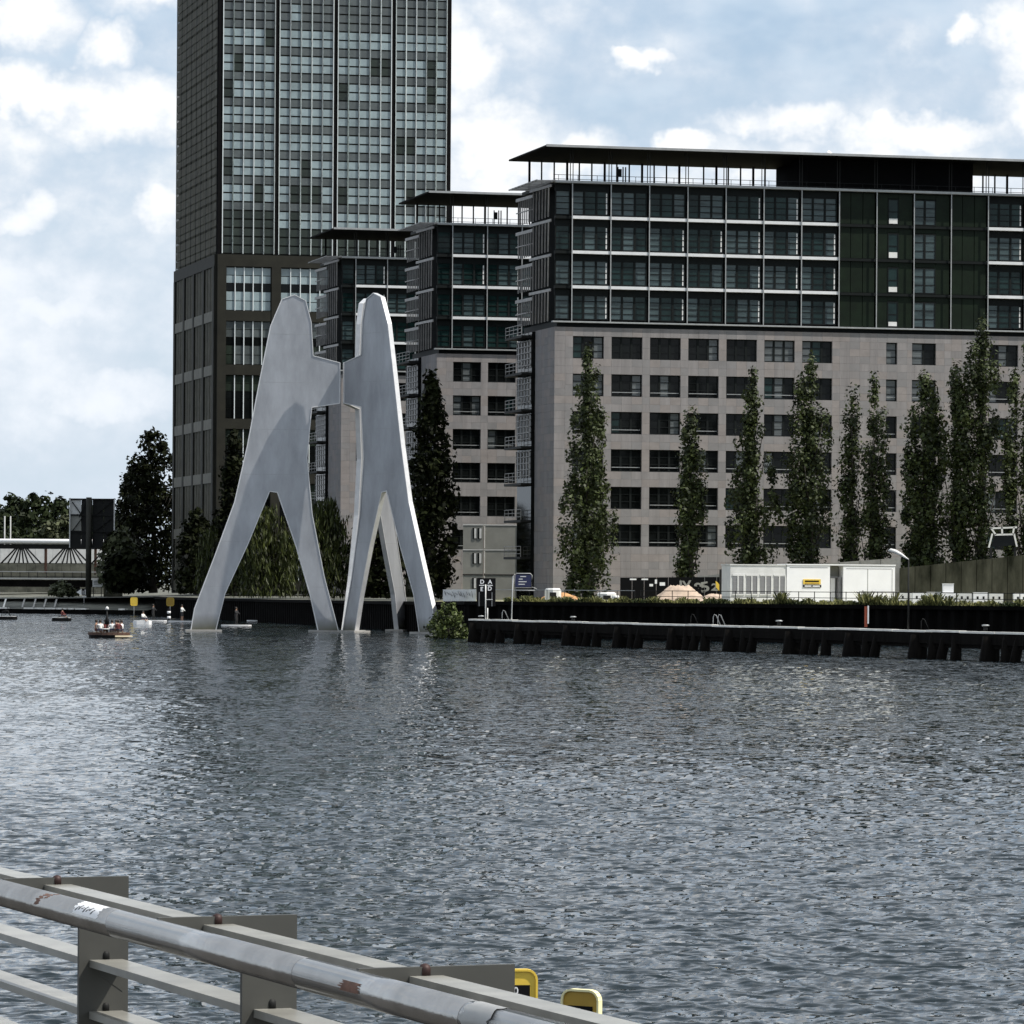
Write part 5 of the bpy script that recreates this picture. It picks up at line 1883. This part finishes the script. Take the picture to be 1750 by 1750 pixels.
def small_boat(name, px, py, L_, label, hullm, cat='boat', hood=False):
    D = EYE * F / (py - (HY + (px - 875) * ROLL))
    x, y = XY(px, D)
    r_ = empty(name, (x, y, -0.08), 0, label, cat)
    poly = [(L_ / 2, 0), (L_ * 0.36, 0.42), (-L_ * 0.3, 0.46), (-L_ / 2, 0.25), (-L_ / 2, -0.25), (-L_ * 0.3, -0.46), (L_ * 0.36, -0.42)]
    MB().prism(poly, (0, 0, 0.22), (1, 0, 0), (0, 1, 0), 0.44).build('hull', hullm, r_)
    MB().prism([(a * 0.92, b_ * 0.8) for a, b_ in poly], (0, 0, 0.46), (1, 0, 0), (0, 1, 0), 0.04).build('deck', OFFW, r_)
    if hood:
        MB().tube([(-0.2, 0, 0.45), (-0.1, 0, 1.0), (0.5, 0, 1.1), (0.8, 0, 0.5)], [0.05, 0.08, 0.08, 0.05], 8).build('hood', BLACK, r_, True)
    return r_, x, y


small_boat('motor_boat', 6, 1059, 3.2, 'dark motor boat at the left edge of the picture', BLACK, hood=True)
b_, x, y = small_boat('rowing_boat', 106, 1061.5, 2.1, 'narrow dark rowing boat in front of the far landing', BLACK)
person('rower in dark clothes in the narrow boat', (x, y, 0.42), 2.2, 'sit', C_RED)
tag(MB().tube([(x - 1.1, y - 0.3, 0.12), (x, y - 0.35, 0.6), (x + 1.2, y - 0.3, 0.2)], 0.035, 6).build('oar', STEELD), 'dark oar across the narrow rowing boat', 'oar')
b_, x, y = small_boat('dinghy', 244, 1067, 1.9, 'black and white dinghy right behind the raft', WHITE)
person('person in white leaning in the small dinghy', (x, y, 0.42), 1.0, 'sit', C_WHITE)
# striped buoy posts
for px, py0, py1, lb in ((289, 1062, 1040, 'black and white striped post left of the sculpture'), (690, 1066, 1036, 'black and white striped post at the right foot of the sculpture')):
    D = EYE * F / (py0 - (HY + (px - 875) * ROLL))
    x, y = XY(px, D)
    r_ = empty('striped_post', (x, y, 0), 0, lb, 'post', 'striped posts')
    h = W(px, py1, D).z
    for k in range(5):
        MB().tube([(0, 0, h * k / 5 - (0.6 if k == 0 else 0)), (0, 0, h * (k + 1) / 5)], 0.14 if k % 2 == 0 else 0.2, 10).build('band', BLACK if k % 2 == 0 else WHITE, r_, True)

# ------------------------------------------------------------------ foreground railing
TV = Vector((0.3708, -0.9287, 0)).normalized()      # along the rail, towards the viewer on the right
RV = Vector((0.9287, 0.3708, 0)).normalized()       # across, away to the water side
B1 = Vector((-0.782, 8.74, 0))
SPC = 1.063
ZTOP = 3.631


def railing():
    root = empty('bridge_railing', (0, 0, 0), 0, 'grey steel bridge railing with a round handrail in the foreground', 'railing')
    tz = 3.6025
    q = -0.268
    i0, i1 = -4, 5
    a = B1 + TV * (SPC * (i0 - 0.5)) + RV * q
    segs = [(-4.5, 0.789), (0.793, 1.785), (1.789, 2.485), (2.489, 5.2)]
    up = Vector((0, 0, 1))
    for s0, s1 in segs:
        p = B1 + TV * (SPC * s0) + RV * q + up * tz
        r = B1 + TV * (SPC * s1) + RV * q + up * tz
        link('handrail', MB().tube([tuple(p), tuple(r)], 0.0265, 40).mesh('handrail', GALVT, True), root)
    for s in (0.791, 1.787, 2.487):
        p = B1 + TV * (SPC * s) + RV * q + up * tz
        link('tube_joint', MB().tube([tuple(p - TV * 0.006), tuple(p + TV * 0.006)], 0.0255, 32).mesh('tube_joint', STEELD, True), root)
    # worn sleeve, sticker and rust patch wrapped on the tube
    def wrap(name, s0, s1, a0, a1, m_, rr=0.0269, jag=0.0, tilt=0.0):
        n = 14
        v, f = [], []
        ax = RV
        rg = random.Random(3)
        for k in range(2):
            s = (s0, s1)[k]
            for i in range(n + 1):
                t = math.radians(a0 + (a1 - a0) * i / n)
                c = B1 + TV * (SPC * s + rg.uniform(-jag, jag) + tilt * i / n * (1 if k else 1)) + RV * q + up * tz
                pnt = c - RV * (rr * math.cos(t)) + up * (rr * math.sin(t))
                v.append(tuple(pnt))
        for i in range(n):
            f.append((i, i + 1, n + 2 + i, n + 1 + i))
        me = bpy.data.meshes.new(name)
        me.from_pydata(v, [], f)
        me.materials.append(m_)
        for p in me.polygons:
            p.use_smooth = True
        return link(name, me, root)
    wrap('sticker', 0.585, 0.735, 12, 88, STICK, jag=0.008)
    for k in range(7):
        wrap('sticker_scrawl', 0.592 + k * 0.016, 0.598 + k * 0.016, 24 + (k % 3) * 6, 46 + (k % 2) * 9, BLACK, 0.02705, jag=0.003, tilt=0.012)
    wrap('rust_patch', 2.01, 2.085, -6, 30, RUSTP, jag=0.014)
    wrap('sleeve_tape', 2.5, 2.6, -60, 120, GALV, 0.0272, jag=0.008)
    wrap('tape_residue', 0.33, 0.35, 5, 70, RUSTP, jag=0.012, tilt=0.03)
    wrap('tape_residue', 0.375, 0.385, 40, 88, RUSTP, jag=0.01, tilt=0.03)
    for i in range(i0, i1 + 1):
        b = B1 + TV * (SPC * i)
        po = link('post', MB().prism([(-0.104, -1.1), (0.0, -1.1), (0.0, 0.0), (-0.262, 0.0), (-0.262, -0.045), (-0.22, -0.07), (-0.104, -0.074)], b + up * ZTOP, RV, up, 0.012).mesh('post', PLATE), root)
        # flat bars to the next post
        b2 = b + TV * SPC
        o_ = 0.006
        def flat(z, q0, q1, th=0.015):
            qa = (q0 + q1) / 2
            p = b + RV * qa + TV * (-0.03) + up * (z - th / 2)
            r = b2 + RV * qa + TV * (-0.034) + up * (z - th / 2)
            fo = link('flat_bar', MB().bar(p, r, abs(q1 - q0), th).mesh('flat_bar', FLAT), root)
            bp = p + TV * 0.03 + up * (th / 2)
            bo = MB().tube([tuple(bp), tuple(bp + up * 0.012), tuple(bp + up * 0.0165), tuple(bp + up * 0.019)], [0.0105, 0.0105, 0.008, 0.002], 6)
            link('bolt', bo.mesh('bolt', RUST if z > 3.55 else STEELD, True), fo)
        flat(3.617, -0.178, -0.122, 0.021)
        for k, zz in enumerate((3.462, 3.357, 3.252, 3.147, 3.042)):
            flat(zz, -0.082, -0.012)
            br = MB().prism([(-0.082, 0), (-0.012, 0), (-0.012, -0.05)], b + up * (zz - 0.016) + TV * 0.004, RV, up, 0.006)
            link('bracket', br.mesh('bracket', PLATE), root)


railing()
# unseen promenade the photographer stands on, made wide and dark to darken handrail reflections
pr = MB()
n_ = -RV
pa, pb = B1 + TV * (-9) + RV * 0.35, B1 + TV * 40 + RV * 0.35
pr.v = [tuple(pa + Vector((0, 0, 2.55))), tuple(pb + Vector((0, 0, 2.55))), tuple(pb + n_ * 14 + Vector((0, 0, 2.55))), tuple(pa + n_ * 14 + Vector((0, 0, 2.55))),
        tuple(pa + Vector((0, 0, 2.1))), tuple(pb + Vector((0, 0, 2.1))), tuple(pb + n_ * 14 + Vector((0, 0, 2.1))), tuple(pa + n_ * 14 + Vector((0, 0, 2.1)))]
pr.f = list(_BOXF)
pr.m = [0] * 6
tag(pr.build('walkway', mat('dark_reflected_paving', (0.045, 0.044, 0.042), 0.9, var=0.2, scale=8)), 'unseen dark walkway under the railing, widened to darken its reflections', None, None, 'structure')

# yellow number plates on posts just beyond the railing
plate_sign('number_sign', 881, 1692, 0.245, 0.235, 25.0, YEL, 'bright yellow rounded sign half hidden by the railing plate', 'yellow signs beyond the railing', -0.3, '0', rz=math.radians(6))
plate_sign('number_sign', 994, 1728, 0.236, 0.24, 24.5, YEL2, 'yellow rounded sign with pale rim, shaded face painted darker, beyond the railing', 'yellow signs beyond the railing', -0.3, '0', rz=math.radians(-30), face=mat('pale_yellow_rim', (0.8, 0.74, 0.42), 0.5))
